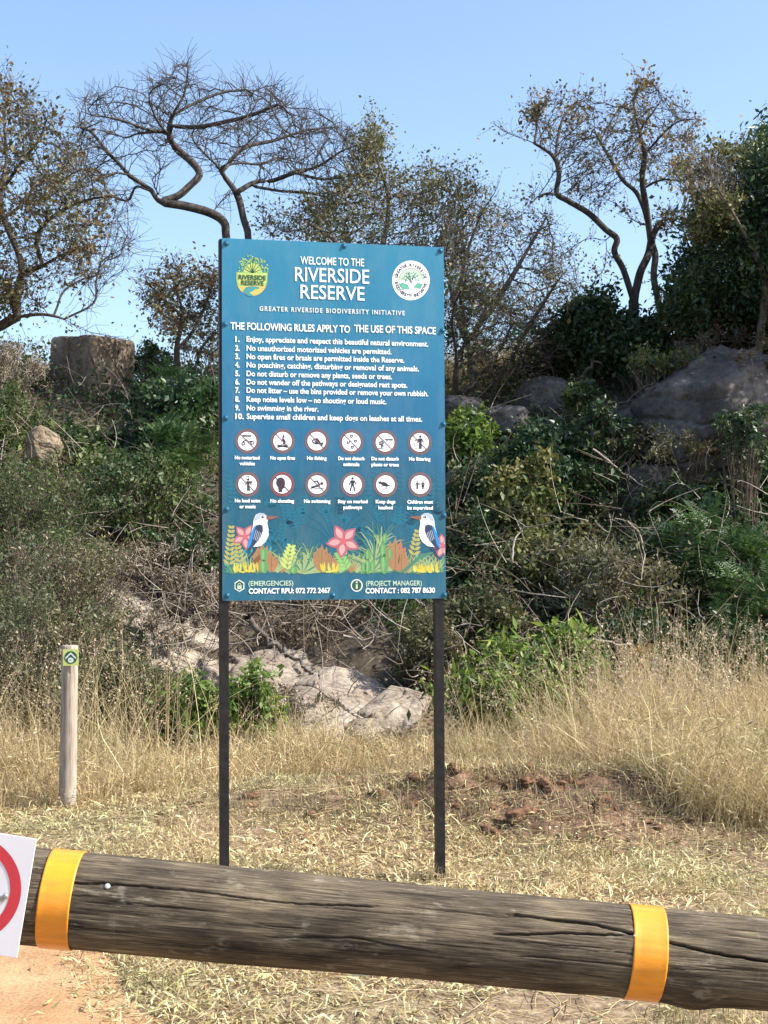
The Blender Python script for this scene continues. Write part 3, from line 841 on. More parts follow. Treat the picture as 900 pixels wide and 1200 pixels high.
def sym(i, x, y, a):
    if i == 0:
        a.line([(x - 6, y - 6.2), (x + 5, y - 6)], 1.8, INK); a.blob(x - 4.5, y + 3, 2.1, 2.3, INK); a.blob(x + 6, y + 2, 2.2, 2.2, INK); a.blob(x + 6, y + 2, 1, 1, WHITE, k=4.2)
        a.line([(x - 5, y + 1), (x - 1, y - 1.5), (x + 2, y + 1), (x + 6, y)], 1.5, INK); a.blob(x - 4.5, y + 3, .9, .9, WHITE, k=4.2)
    elif i == 1:
        a.line([(x - 6, y + 7), (x + 6, y + 4.6)], 1.7, INK); a.line([(x - 6, y + 4.6), (x + 6, y + 7)], 1.7, INK)
        a.leaf(x - 1, y + 4.5, x + .5, y - 4, 5, INK, bend=1.5); a.leaf(x + 1.2, y + 4, x + 3, y - 1, 3, INK); a.leaf(x - .6, y - 3, x + 1.2, y - 8, 2, INK, bend=1); a.leaf(x - 1, y + 4, x, y, 2, WHITE, k=4.2)
    elif i == 2:
        a.leaf(x - 6, y - .5, x + 5, y + 3, 7.5, FLESH, bend=-1); a.poly([(x + 3.6, y + 2.4), (x + 8, y + 1), (x + 6.6, y + 6)], FLESH); a.blob(x - 3.6, y + .2, .6, .6, WHITE, k=4.2)
        a.line([(x - 2, y - 2), (x - 2.6, y + 2.4)], .5, WHITE, k=4.2)
    elif i == 3:
        for dx, dy in ((-1, -6.5), (0, 6.5), (-4.6, 1.2), (3.6, -.6)):
            dx += 1.2; a.ring(x + dx, y + dy, .7, 1.6, INK, n=10); a.blob(x + dx + 1.4, y + dy - 1.6, .6, .7, INK); a.blob(x + dx - 1.4, y + dy - 1.6, .6, .7, INK)
    elif i == 4:
        a.line([(x + 9, y - 3), (x + 3, y - 3.2), (x - .5, y - 3.8)], 1.8, INK, w1=.9); a.line([(x + 3, y - 2.5), (x + 1, y - 1.2)], .9, INK)
        a.line([(x - 4.3, y + 7), (x - 4.3, y + 1)], .9, INK)
        for q in range(5): a.blob(x - 4.3 + 2 * math.cos(q * 1.257), y + 1 + 2 * math.sin(q * 1.257), 1.1, 1.1, INK)
        a.line([(x - 8, y + 7), (x - 1, y + 6.6)], .9, INK); a.leaf(x - 4, y + 5, x - .5, y + 3.6, 1.5, INK)
    elif i == 5:
        person(a, x + .8, y + .8, 1.05); a.line([(x - 1, y - 3.5), (x - 5.5, y - 2.2)], 1, INK); a.blob(x - 6, y + 2, .8, .6, INK); a.blob(x - 5.4, y + 4.6, .6, .7, INK)
    elif i == 6:
        person(a, x + .8, y + 1.4, .95, arms=.6); a.ring(x, y - 7.4, 1.6, 2.2, INK, n=12); a.line([(x + 3, y + 8), (x + 1.5, y + 2)], .7, INK); a.blob(x + 4.2, y - 2.6, 1.3, 1.2, INK)
    elif i == 7:
        a.blob(x - 1.8, y - 1.8, 5.3, 6.2, FLESH); a.poly([(x - 4.8, y + 1), (x + 2.8, y - 1), (x + 3.8, y + .6), (x + 2.6, y + 1.6), (x + 3.6, y + 3.4), (x + 1.6, y + 5), (x + .2, y + 6), (x + .4, y + 9.2), (x - 4, y + 9.2)], FLESH, k=4.1)
        for q in (-2, 0, 2): a.line([(x + 5.5, y + q * .8), (x + 8, y + q * 1.6)], .5, SLASH)
    elif i == 8:
        a.blob(x + 5.4, y - 1.4, 1.7, 1.7, INK); a.line([(x - 4, y - 3.5), (x, y - 4.5), (x + 3, y + .8)], 1.8, INK); a.line([(x - 7, y + 3), (x + 3, y + 1)], 1.8, INK, w1=2.6)
        a.line([(x - 8, y + 4.6), (x - 4, y + 3.8), (x, y + 4.8), (x + 4, y + 3.8), (x + 8, y + 4.6)], .7, INK)
    elif i == 9: person(a, x, y + .6, 1.1, stride=.9, arms=.5)
    elif i == 10:
        a.leaf(x - 6, y - 2.4, x + 4.6, y + 1.6, 4.6, INK); a.blob(x - 6.6, y - 2.2, 1.9, 1.2, INK, 20); a.line([(x + 3.4, y + .8), (x + 8.4, y + 2)], .9, INK, w1=.4)
        a.line([(x - 2.6, y + 1), (x - 5, y + 2.6)], .9, INK); a.line([(x + 2, y + 1.6), (x, y + 4.2), (x + 2.4, y + 4.6)], 1, INK); a.poly([(x - 6.4, y - 3.2), (x - 5.2, y - 5.2), (x - 4.6, y - 3)], INK)
    elif i == 11:
        person(a, x - 3.2, y + 1, .62, arms=.8); person(a, x + 3.4, y + 1, .62, arms=.8)
        a.line([(x - 1, y - 1.2), (x + 1, y - 1.2)], .8, INK); a.poly([(x + 1.5, y + 2.4), (x + 5.3, y + 2.4), (x + 3.4, y - 1.6)], INK)
for i, (x, y) in enumerate(pc):
    rm = RINGR if i == 7 else RINGM
    a = Art(1); a.blob(x, y, 14.2, 14.6, rm, n=36); disc = a.build('pictogram')
    disc['label'] = 'round pictogram: ' + ' '.join(caps[i]).lower()
    a = Art(2); a.blob(x, y, 11.0, 11.4, WHITE, n=32); a.ring(x, y, 10.9, 11.6, SLASH, k=2.3); a.build('disc', disc)
    a = Art(4); sym(i, x, y, a); a.build('symbol', disc)
    if i not in (9, 10, 11):
        a = Art(5); a.line([(x - 8.0, y - 8.2), (x + 8.0, y + 8.2)], 1.0, rm if i != 7 else FLESH); a.build('slash', disc)
    for j, cpt in enumerate(caps[i]):
        w = capw[i][j]; yb = (538.2 if i < 6 else 588.6) + j * 6.9 + (x - 289) * .0075
        lettering(cpt, x - w / 2, x + w / 2, yb, 3.9, WHITE, .04, disc, 'caption')
# round tree logos
LY = ink('lime_print', (.50, .58, .16)); LO = ink('amber_print', (.72, .48, .12)); LG = ink('leaf_green_print', (.22, .50, .14)); DG = ink('dark_green_print', (.02, .09, .05)); TEAL = ink('teal_print', (.06, .30, .30)); PALE = ink('pale_green_print', (.50, .66, .50)); MINT = ink('mint_print', (.12, .42, .30)); BARKP = ink('brown_print', (.20, .09, .04))
a = Art(1)
def arcpts(cx, cy, rx, ry, a0, a1, n=14): return [(cx + rx * math.cos(R(t)), cy + ry * math.sin(R(t))) for t in np.linspace(a0, a1, n)]
a.poly([(277, 319)] + [(313.5, 319.6)] + arcpts(295, 327, 18.2, 20, 0, 180, 18), LO)
a.poly([(277.6, 319), (313, 319.4), (313.4, 330), (311, 335), (279, 335), (277.2, 330)], LG, k=1.5)
a.poly([(278.6, 320), (312, 320.3), (312.4, 329), (310.4, 334), (280.4, 334), (278.4, 329)], LY, k=2)
a.poly(arcpts(296, 319.6, 11, 11, 180, 360), LY, k=1.4)
a.blob(295.5, 337.5, 8.5, 1.8, TEAL, n=16, k=2.6); a.poly([(287, 338), (300, 337), (297, 341), (292, 343), (297, 346.5), (291, 347.5), (284, 342)], TEAL, k=2.7)
rg = random.Random(3)
for k in range(110):
    an = rg.uniform(180, 360); rr = rg.uniform(9, 19.5)
    x, y = 296 + rr * math.cos(R(an)) * .92, 319 + rr * math.sin(R(an)) * 1.02
    if rr < 12 and rg.random() < .5: continue
    t = rg.uniform(0, 6.3); a.leaf(x, y, x + 2.6 * math.cos(t), y + 2.6 * math.sin(t), 1.3, LG if rg.random() < .6 else LY, k=3)
for an in (200, 225, 250, 270, 290, 315, 340):
    a.line([(296, 320), (296 + 6 * math.cos(R(an)), 320 + 7 * math.sin(R(an))), (296 + 15 * math.cos(R(an + 4)), 319 + 16 * math.sin(R(an + 4)))], 1.0, DG, k=2.8, w1=.5)
emb = a.build('emblem'); emb['label'] = 'green and yellow tree emblem at the upper left of the board'
lettering('RIVERSIDE', 279.5, 311.5, 327.4, 5.2, DG, .03, emb)
lettering('RESERVE', 282.5, 309, 333.8, 5.0, DG, .03, emb)
a = Art(1); cx_, cy_ = 481.3, 328.8
a.blob(cx_, cy_, 22, 23.2, WHITE, n=44); a.ring(cx_, cy_, 13.9, 14.4, INK, k=2.2, n=36)
a.blob(cx_, cy_, 13.9, 14.6, PALE, n=36, k=2)
a.poly(arcpts(cx_, cy_, 13.6, 14.3, 0, 180), WHITE, k=2.3); a.poly([(467.8, 333), (471, 331), (478, 334), (479.5, 339), (471, 339.5)], MINT, k=2.6); a.poly([(484, 337), (489, 331.5), (494.8, 333), (491.5, 339)], MINT, k=2.6)
a.poly([(476, 343), (487, 343), (484, 339), (483, 331), (480, 331), (479.6, 339)], WHITE, k=3)
for dx, dy in ((-8, -5), (-4, -9), (1, -10), (6, -8), (9, -3), (-9, -1)):
    a.line([(481.5, 332), (481.5 + dx * .45, 328 + dy * .5), (481.5 + dx, 328 + dy)], 1.3, WHITE if dx % 2 else DG, k=3, w1=.6)
for k in range(60):
    an = rg.uniform(185, 355); rr = rg.uniform(5, 12.5); x, y = 481.5 + rr * math.cos(R(an)), 331 + rr * math.sin(R(an)) * .95
    a.leaf(x, y, x + rg.uniform(-2, 2), y + rg.uniform(-1.5, 1.5), 1.1, DG if rg.random() < .5 else MINT, k=3.4)
e2 = a.build('emblem'); e2['label'] = 'round white tree emblem at the upper right of the board'
ccx, ccz = B(cx_, cy_); rad_u = B(cx_ + 17.2, cy_)[0] - ccx; rad_w = ccz - B(cx_, cy_ + 18)[1]
def ring_text(txt, a0, a1, inward=False):
    b_ = MB(); hsz = .0155
    for i, chx in enumerate(txt):
        if chx == ' ': continue
        V, Fs = text_mesh(chx, .03)
        V = V.copy(); V[:, 0] -= (V[:, 0].min() + V[:, 0].max()) / 2; V[:, 1] -= CAPH / 2; V[:, :2] *= hsz / CAPH; V[:, 0] *= .9
        an = R(a0 + (a1 - a0) * (i + .5) / len(txt)); ro = an - math.pi / 2 if not inward else an + math.pi / 2
        b_.add([(ccx + rad_u * math.cos(an) + v[0] * math.cos(ro) - v[1] * math.sin(ro), lay(3), ccz + rad_w * math.sin(an) + v[0] * math.sin(ro) + v[1] * math.cos(ro)) for v in V], Fs, INK)
    b_.build('lettering', e2)
ring_text('GREATER RIVERSIDE', 172, 8); ring_text('BIODIVERSITY INITIATIVE', 188, 352, True)
# footer
a = Art(2); hx = [(280.5 + 6.6 * math.sin(R(t)), 686.5 - 7.2 * math.cos(R(t))) for t in range(0, 360, 60)]; a.poly(hx, OFFW); a.poly([(280.5 + (x - 280.5) * .8, 686.5 + (y - 686.5) * .8) for x, y in hx], DG, k=3)
a.poly([(278, 686), (283, 686), (283, 690.4), (278, 690.4)], PALE, k=4); a.ring(280.5, 685.4, 1.4, 2.1, PALE, k=4, n=16); a.build('lock_symbol')
a = Art(2); a.blob(417.8, 686, 7, 7.4, OFFW, n=28); a.blob(417.8, 686, 5.6, 6, DG, n=28, k=3); a.poly([(416.8, 684.6), (418.9, 684.6), (418.9, 690), (416.8, 690)], PALE, k=4); a.blob(417.8, 682.4, 1.2, 1.2, PALE, k=4); a.build('info_symbol')
lettering('(EMERGENCIES)', 291, 343.5, 686.5, 5.6, PALE, .012)
lettering('CONTACT RPU: 072 772 2467', 291.3, 387, 695.6, 5.8, WHITE, .03)
lettering('(PROJECT MANAGER)', 428.5, 494, 686.5, 5.6, PALE, .012)
lettering('CONTACT : 082 787 8630', 428, 509.5, 695.2, 5.8, WHITE, .03)
# printed garden
PETAL = ink('pink_petal_print', (.40, .12, .15)); PETAL2 = ink('blush_print', (.60, .33, .33)); CENTRE = ink('red_centre_print', (.55, .12, .14)); CACT = ink('cactus_print', (.12, .30, .11)); CACT2 = ink('cactus_light_print', (.20, .40, .16)); FERN = ink('fern_print', (.30, .40, .18)); FERND = ink('fern_dark_print', (.07, .20, .13)); YEL = ink('yellow_print', (.60, .48, .06)); OLIV = ink('olive_yellow_print', (.40, .36, .12)); TAN = ink('tan_bract_print', (.34, .19, .09)); CORAL = ink('coral_bract_print', (.42, .17, .10)); GHOST = ink('ghost_leaf_print', (.014, .145, .220)); GHOST2 = ink('ghost_leaf_dark_print', (.005, .065, .11))
BWH = ink('bird_white_print', (.78, .82, .86)); BGR = ink('bird_grey_print', (.42, .47, .55)); BNV = ink('bird_navy_print', (.03, .05, .10)); BBL = ink('bird_blue_print', (.03, .25, .62)); BEAK = ink('beak_print', (.25, .11, .08))
a = Art(0); rg = random.Random(5)
for k in range(46):
    x = rg.uniform(268, 514); y = rg.uniform(592, 655); m_ = GHOST if rg.random() < .7 else GHOST2
    if rg.random() < .5:
        t0 = rg.uniform(0, 6.3)
        for q in range(rg.randint(4, 6)):
            t = t0 + q * .55; a.leaf(x, y, x + 11 * math.cos(t), y - 11 * abs(math.sin(t)), 3.4, m_, k=-.2 + .018 * k)
    else:
        dx = rg.uniform(-12, 12); pts = [(x, y), (x + dx * .3, y - 10), (x + dx, y - 20)]
        a.line(pts, 1, m_, k=-.2 + .018 * k)
        for q in range(5):
            bx_, by_ = x + dx * (q / 5) ** 1.5, y - 20 * q / 5; a.leaf(bx_, by_, bx_ - 6, by_ - 4, 2.6, m_, k=-.2 + .018 * k); a.leaf(bx_, by_, bx_ + 6, by_ - 4, 2.6, m_, k=-.2 + .018 * k)
for (x, y) in ((268, 575), (272, 590), (516, 575), (505, 590), (431, 590), (470, 575), (440, 560)):
    for q in range(5): a.leaf(x, y - q * 5, x - 6, y - q * 5 - 4, 2.6, GHOST, k=.7); a.leaf(x, y - q * 5, x + (5 if x < 510 else 2.5), y - q * 5 - 4, 2.6, GHOST, k=.75)
for cx0 in (395, 455):
    for q in range(9):
        t = R(200 + q * 17); a.line([(cx0, 640), (cx0 + 22 * math.cos(t), 628 + 22 * math.sin(t)), (cx0 + 45 * math.cos(t), 625 + 38 * math.sin(t))], 1.6, GHOST, k=.8 + .01 * q, w1=.6)
a.build('ghost_leaf_print')['kind'] = 'stuff'
def fern(x, y, dx, dy, n, w, m, nm='fern_print', ln=8, lw=2.6):
    a = Art(1.2); a.line([(x + dx * t, y + dy * t - abs(dx) * .2 * math.sin(math.pi * t)) for t in np.linspace(0, 1, 8)], w, FERND)
    L = math.hypot(dx, dy)
    for q in range(n):
        t = (q + .8) / n; px_, py_ = x + dx * t, y + dy * t - abs(dx) * .2 * math.sin(math.pi * t)
        ux, uy = dx / L, dy / L; s_ = ln * (1.1 - .6 * t)
        for sg in (-1, 1):
            vx, vy = ux * .7 - uy * sg * .9, uy * .7 + ux * sg * .9
            a.leaf(px_, py_, px_ + vx * s_, py_ + vy * s_, lw, m, k=1.4)
    return a.build(nm)
def fan(x, y, n, a0, a1, r, m, w=1.4, nm='palm_leaf_print', k0=1.2):
    a = Art(k0)
    for q in range(n):
        t = R(a0 + (a1 - a0) * q / max(1, n - 1)); rr = r * (.75 + .25 * math.sin(q * 2.3))
        a.line([(x, y), (x + rr * .5 * math.cos(t), y + rr * .58 * math.sin(t)), (x + rr * .85 * math.cos(t), y + rr * .8 * math.sin(t)), (x + rr * math.cos(t), y + rr * .82 * math.sin(t) + 1)], w, m if q % 3 else FERND, k=k0 + .02 * q, w1=.4)
    return a.build(nm)
def cactus(x, y, lobes, m=CACT, k=2.4):
    a = Art(k)
    for (dx, dy, rx, ry) in lobes: a.blob(x + dx, y + dy, rx, ry, m, k=k); a.blob(x + dx - rx * .25, y + dy, rx * .35, ry * .75, CACT2, k=k + .3)
    return a.build('cactus_print')
def flower(cx, cy, r, rot, n=5, k=2.0, clip=None):
    a = Art(k)
    for q in range(n):
        t = R(rot + q * 360 / n); x1, y1 = cx + r * math.cos(t), cy + r * math.sin(t)
        if clip: x1 = min(max(x1, clip[0]), clip[1])
        a.leaf(cx, cy, x1, y1, r * .62, PETAL, k=k + .03 * q); a.leaf(cx + (x1 - cx) * .15, cy + (y1 - cy) * .15, cx + (x1 - cx) * .85, cy + (y1 - cy) * .85, r * .34, PETAL2, k=k + .3)
    a.blob(cx, cy, r * .17, r * .2, CENTRE, k=k + .6)
    return a.build('flower_print')
def bract(cx, cy, h, m, k=1.8):
    a = Art(k)
    for q, (dx, l) in enumerate(((-7, .75), (7, .75), (-4, .95), (4, .95), (0, 1.05))):
        a.leaf(cx, cy, cx + dx * h / 22, cy - h * l, 7 * h / 24, m if q % 2 else TAN, k=k + .08 * q)
        a.line([(cx, cy), (cx + dx * h / 22 * .8, cy - h * l * .8)], .5, BARKP, k=k + .08 * q + .05)
    return a.build('bract_print')
fern(268, 666, 3, -48, 9, 1, OLIV, 'leaf_spray_print', 8, 3.6); fern(283, 668, -5, -30, 6, 1, OLIV, 'leaf_spray_print', 8, 3.6)
fan(274, 672, 11, 190, 350, 22, FERND, 2.2, k0=1.0); fan(300, 672, 9, 200, 340, 26, FERND, 2.0, k0=1.0); fan(395, 672, 11, 190, 350, 30, FERND, 2.2, k0=1.0); fan(425, 672, 11, 190, 350, 30, FERND, 2.2, k0=1.0); fan(490, 672, 11, 190, 350, 30, FERND, 2.2, k0=1.0); fan(356, 672, 15, 185, 355, 48, FERN, 2.3);  fan(340, 672, 13, 195, 300, 52, FERN, 2.0)
fan(362, 655, 9, 200, 300, 30, FERN, 1.2)
fern(335, 671, 6, -30, 6, 1, LY, 'leaf_spray_print', 11, 4); fern(408, 671, -12, -22, 6, 1, LG, 'leaf_spray_print', 9, 3.4)
fan(438, 671, 19, 183, 357, 46, FERN, 2.3); fan(440, 656, 13, 200, 330, 56, FERN, 2.0); fan(446, 640, 9, 225, 320, 36, FERN, 1.8); fan(512, 671, 11, 190, 350, 12, FERND)
fan(470, 671, 11, 200, 340, 22, FERN, 1.4)
fern(484, 655, 5, -32, 6, 1, OLIV, 'leaf_spray_print', 8, 4)
bract(307, 671, 34, TAN); bract(377, 671, 32, TAN); bract(318, 671, 22, CORAL); bract(388, 671, 20, CORAL, 2.6); bract(463, 669, 38, CORAL); bract(470, 671, 26, TAN)
cactus(309, 660, [(0, 4, 5, 8), (0, -10, 4.5, 8)]); cactus(450, 655, [(0, 6, 5, 12), (-1, -10, 4, 9), (1, -24, 3, 6), (7, -6, 2.4, 7)]); cactus(431, 662, [(0, 2, 3.5, 9), (-5, 3, 3, 6), (6, 2, 3, 8), (0, -12, 3, 7)])
cactus(344, 668, [(0, 0, 4.5, 4.5)], k=2.8)
flower(402, 634, 21, -118); flower(287, 629, 16, -60, k=1.6); flower(519, 640, 15, -100, clip=(500, 521.5), k=1.6)
a = Art(3.2); rg = random.Random(9)
for (x0, x1) in ((274, 306), (378, 396), (484, 514)):
    for k in range(int((x1 - x0) * .9)):
        x = rg.uniform(x0, x1); y = rg.uniform(661, 671); t = rg.uniform(3.4, 6.0); a.leaf(x, 671, x + 5 * math.cos(t), y + 5 * math.sin(t) * .8, 2.4, YEL if rg.random() < .7 else LY, k=3.2 + .004 * k)
a.build('yellow_flower_print')['kind'] = 'stuff'
a = Art(2.2); a.poly([(283, 671), (303, 650), (311, 646), (312, 648), (306, 655), (290, 671)], BARKP); a.poly([(468, 671), (492, 650), (508, 646), (507, 649), (492, 655), (474, 671)], FERND); a.build('twig_print')
a = Art(.9); rg = random.Random(21)
for k in range(480):
    x = rg.uniform(263, 519.5); y = 671 - 26 * rg.random() ** 1.4; t = rg.uniform(3.5, 5.9); l_ = rg.uniform(5, 12); y = max(y, 660) if rg.random() < .4 else y
    a.leaf(x, min(y + 4, 671), min(max(x + l_ * math.cos(t), 262), 521), y + 2 + l_ * math.sin(t) * .8, rg.uniform(1.6, 3.2), rg.choice([FERND, FERND, TEAL, CACT, FERN, BNV if False else FERND]), k=.75 + .0009 * k)
for (x, m_) in ((292, FERN), (325, FERN), (350, OLIV), (365, FERN), (411, TAN), (433, OLIV), (448, FERN), (490, FERN), (512, FERN), (330, TAN), (372, OLIV), (399, FERN), (418, FERN), (424, CACT2), (455, FERN), (476, TAN), (479, FERN), (498, FERN), (505, OLIV)):
    for q in range(8): t = R(210 + q * 17); a.line([(x, 671), (x + 11 * math.cos(t), 671 + 15 * math.sin(t)), (x + 22 * math.cos(t), 671 + 23 * math.sin(t))], 1.5, m_, k=1.2 + .01 * q, w1=.5)
a.build('foliage_print')['kind'] = 'stuff'
def bird(mx):   # kingfisher-like bird, mx maps x
    m = mx
    a = Art(3.6)
    a.poly([(m(x), y) for x, y in [(297, 609), (299.5, 603.5), (304, 601), (309, 601.5), (312.5, 604.5), (314, 608), (313, 613), (314.5, 620), (314.5, 628), (311, 635), (305, 640), (298, 641), (292, 640), (293, 628), (296, 618)]], BWH)
    a.poly([(m(x), y) for x, y in [(297.5, 609), (300, 604), (304, 601), (309, 601.6), (312, 604), (306, 604.5), (302, 609), (297.5, 612)]], BGR, k=3.9)
    bd = a.build('bird_print')
    a = Art(4.4); a.poly([(m(x), y) for x, y in [(299, 616), (304, 614.6), (307.6, 616), (308, 622), (305, 630), (298, 639), (292, 645), (291, 641), (294, 628)]], BNV); 
    a.poly([(m(x), y) for x, y in [(297.5, 617), (299.5, 617), (296.5, 628), (294, 638), (290, 644), (290.5, 636), (293.5, 626)]], BBL, k=4.8)
    for q in range(4): a.line([(m(300 + q * 1.8), 621 + q), (m(297 + q * 1.8), 632 + q)], .7, BGR, k=4.9)
    a.build('wing', bd)
    a = Art(4.4); a.poly([(m(x), y) for x, y in [(311.8, 604.8), (318, 604.6), (327, 606), (318, 608.6), (312, 609)]], BEAK); a.build('beak', bd)
    a = Art(5); a.blob(m(308), 606, 1.8, 1.4, BNV); a.blob(m(308.6), 605.6, .5, .5, WHITE, k=5.3); a.build('eye', bd)
    a = Art(3.5); a.line([(m(301), 640), (m(295), 650), (m(291), 655)], 3, BNV, w1=2); a.build('tail', bd)
bird(lambda x: x); bird(lambda x: 805.5 - x)

# ------------------------------------------------------------------ the log barrier
LY0 = 3.2
lc0 = P(60, 1052, LY0); lc1 = P(850, 1124, LY0)
ldir = (lc1 - lc0) / np.linalg.norm(lc1 - lc0)
lmid = P(450, 1088.5, LY0)
pitch_l = math.atan2(-ldir[2], ldir[0])      # rotation about Y
nl, ns = 1000, 300
xs = np.linspace(-2.05, 1.95, nl); th = np.linspace(0, 2 * np.pi, ns, endpoint=False)
XX, TT = np.meshgrid(xs, th, indexing='ij'); xf_, tf_ = XX.ravel(), TT.ravel()
cyv, czv = -np.cos(tf_), np.sin(tf_)          # theta 0 = towards the camera, +90 = up
pp = np.stack([xf_ * 1.2, cyv * .5, czv * .5], 1)
rbase_l = .0975 - .0030 * xf_ / .8
rr_ = rbase_l + .0030 * fbm(pp * 1.5, 3, 41) + .0016 * fbm(np.stack([xf_ * 5, cyv * 6, czv * 6], 1), 4, 42) + .0013 * fbm(np.stack([xf_ * 10, cyv * 26, czv * 26], 1), 3, 43)
rr_ += .011 * np.exp(-((xf_ - .66) / .045) ** 2) * np.clip(-czv + .2 * cyv, 0, 1)   # knot swelling below
def lth(px, py):                              # log x and angle of a photo pixel on its near side
    w = P(px, py, LY0 - .09); x = (w - lmid) @ ldir
    perp = np.array([-ldir[2], 0, ldir[0]]); s_ = np.clip(((w - lmid) @ perp) / .0975, -.98, .98)
    return x, math.asin(s_)
crack = np.zeros_like(xf_)
def add_crack(pts, w, d, sd):
    q = [lth(*p) for p in pts]; qx = [a for a, _ in q]; qt = [b_ for _, b_ in q]
    tc = np.repeat(np.interp(xs, qx, qt) + .06 * fbm(np.stack([xs * 12, 0 * xs + sd, 0 * xs], 1), 5, sd, .65), ns)
    tt = (tf_ + np.pi) % (2 * np.pi) - np.pi
    fade = sstep((xf_ - qx[0]) / .05) * sstep((qx[-1] - xf_) / .05)
    global rr_, crack
    g = np.exp(-((tt - tc) / w) ** 2) * fade
    crack = np.maximum(crack, g); rr_ = rr_ - g * d
add_crack([(40, 1028), (90, 1036), (180, 1041), (260, 1050), (330, 1060), (450, 1066)], .014, .012, 51)
add_crack([(585, 1073), (640, 1079), (700, 1086), (745, 1096), (790, 1107), (850, 1120), (960, 1136)], .022, .018, 52)
add_crack([(570, 1096), (620, 1096), (680, 1094), (750, 1097)], .020, .010, 53)
add_crack([(450, 1062), (560, 1074), (620, 1078)], .016, .006, 54)
add_crack([(300, 1096), (420, 1100), (520, 1118)], .014, .004, 55)
add_crack([(600, 1120), (700, 1128), (780, 1136)], .014, .004, 56)
for k in range(30):
    x0 = RNG.uniform(-20, 850); y0 = RNG.uniform(1015, 1100) + (x0) * .088; ln = RNG.uniform(50, 200)
    add_crack([(x0, y0 - 10), (x0 + ln, y0 - 10 + ln * .092 + RNG.uniform(-3, 3))], .012, .0024, 60 + k)
LV = np.stack([xf_, rr_ * cyv, rr_ * czv], 1)
# scallop the sawn ends closed
LI = np.arange(nl * ns).reshape(nl, ns)
LF = np.stack([LI[:-1, :], np.roll(LI, -1, 1)[:-1, :], np.roll(LI, -1, 1)[1:, :], LI[1:, :]], -1).reshape(-1, 4)
def log_mat():
    m, nt, b = new_mat('weathered_log')
    tc = N(nt, 'ShaderNodeTexCoord')
    def nz(scv, s, d=8, r=.6):
        mp = N(nt, 'ShaderNodeMapping'); mp.inputs['Scale'].default_value = scv
        n = N(nt, 'ShaderNodeTexNoise'); n.inputs['Scale'].default_value = s; n.inputs['Detail'].default_value = d; n.inputs['Roughness'].default_value = r
        nt.links.new(tc.outputs['Object'], mp.inputs[0]); nt.links.new(mp.outputs[0], n.inputs['Vector']); return n
    a_ = nz((1, 4, 4), 5); g_ = nz((.45, 14, 14), 22, 10, .75); s_ = nz((.5, 3.0, 3.0), 12, 12, .78); f_ = nz((1, 2.2, 2.2), 14, 6, .6); v_ = nz((3.4, .35, .35), 5, 5, .6)
    r1 = ramp(nt, g_.outputs[0], [(.32, (.035, .029, .025)), (.48, (.11, .09, .066)), (.60, (.205, .17, .122)), (.72, (.33, .28, .205))])
    r2 = ramp(nt, a_.outputs[0], [(.36, (.36, .34, .33)), (.5, (.80, .76, .71)), (.64, (1.25, 1.18, 1.04))])
    mu = N(nt, 'ShaderNodeMix', data_type='RGBA', blend_type='MULTIPLY'); mu.inputs[0].default_value = 1
    nt.links.new(r1.outputs[0], mu.inputs[6]); nt.links.new(r2.outputs[0], mu.inputs[7])
    fl = ramp(nt, s_.outputs[0], [(.585, 0.0), (.65, .6)])     # flaked pale bark-free patches
    mf = N(nt, 'ShaderNodeMix', data_type='RGBA'); mf.inputs[7].default_value = (.34, .29, .21, 1)
    nt.links.new(fl.outputs[0], mf.inputs[0]); nt.links.new(mu.outputs[2], mf.inputs[6])
    st = ramp(nt, f_.outputs[0], [(.60, 0.0), (.68, .35)])
    ms = N(nt, 'ShaderNodeMix', data_type='RGBA'); ms.inputs[7].default_value = (.40, .36, .28, 1)
    nt.links.new(st.outputs[0], ms.inputs[0]); nt.links.new(mf.outputs[2], ms.inputs[6])
    vs = ramp(nt, v_.outputs[0], [(.60, 0.0), (.66, .22)])     # pale scrapes across the grain
    mv = N(nt, 'ShaderNodeMix', data_type='RGBA'); mv.inputs[7].default_value = (.36, .32, .25, 1)
    pm_ = ramp(nt, a_.outputs[0], [(.5, 0.0), (.58, 1.0)]); pr_ = N(nt, 'ShaderNodeMath', operation='MULTIPLY')
    nt.links.new(vs.outputs[0], pr_.inputs[0]); nt.links.new(pm_.outputs[0], pr_.inputs[1])
    nt.links.new(pr_.outputs[0], mv.inputs[0]); nt.links.new(ms.outputs[2], mv.inputs[6]); ms = mv
    ck = N(nt, 'ShaderNodeAttribute', attribute_name='crack')
    mc = N(nt, 'ShaderNodeMix', data_type='RGBA'); mc.inputs[7].default_value = (.018, .014, .011, 1)
    nt.links.new(ck.outputs['Fac'], mc.inputs[0]); nt.links.new(ms.outputs[2], mc.inputs[6])
    nt.links.new(mc.outputs[2], b.inputs['Base Color']); b.inputs['Roughness'].default_value = .85; b.inputs['Specular IOR Level'].default_value = .2
    bp = N(nt, 'ShaderNodeBump'); bp.inputs['Strength'].default_value = .8; bp.inputs['Distance'].default_value = .004
    nt.links.new(g_.outputs[0], bp.inputs['Height']); nt.links.new(bp.outputs[0], b.inputs['Normal'])
    return m
LOGM = log_mat()
barrier = thing('barrier_log', 'long weathered timber barrier pole with two orange bands', 'barrier', lmid, 0)
barrier.rotation_euler = (0, pitch_l, 0)
logo = np_mesh('log', LV, LF, LOGM, barrier, smooth=True, col_attr={'crack': crack * .9})
ENDM = plain('sawn_wood_end', (.22, .17, .11), .9, .2, var=.3, scale=30, bump=.4)
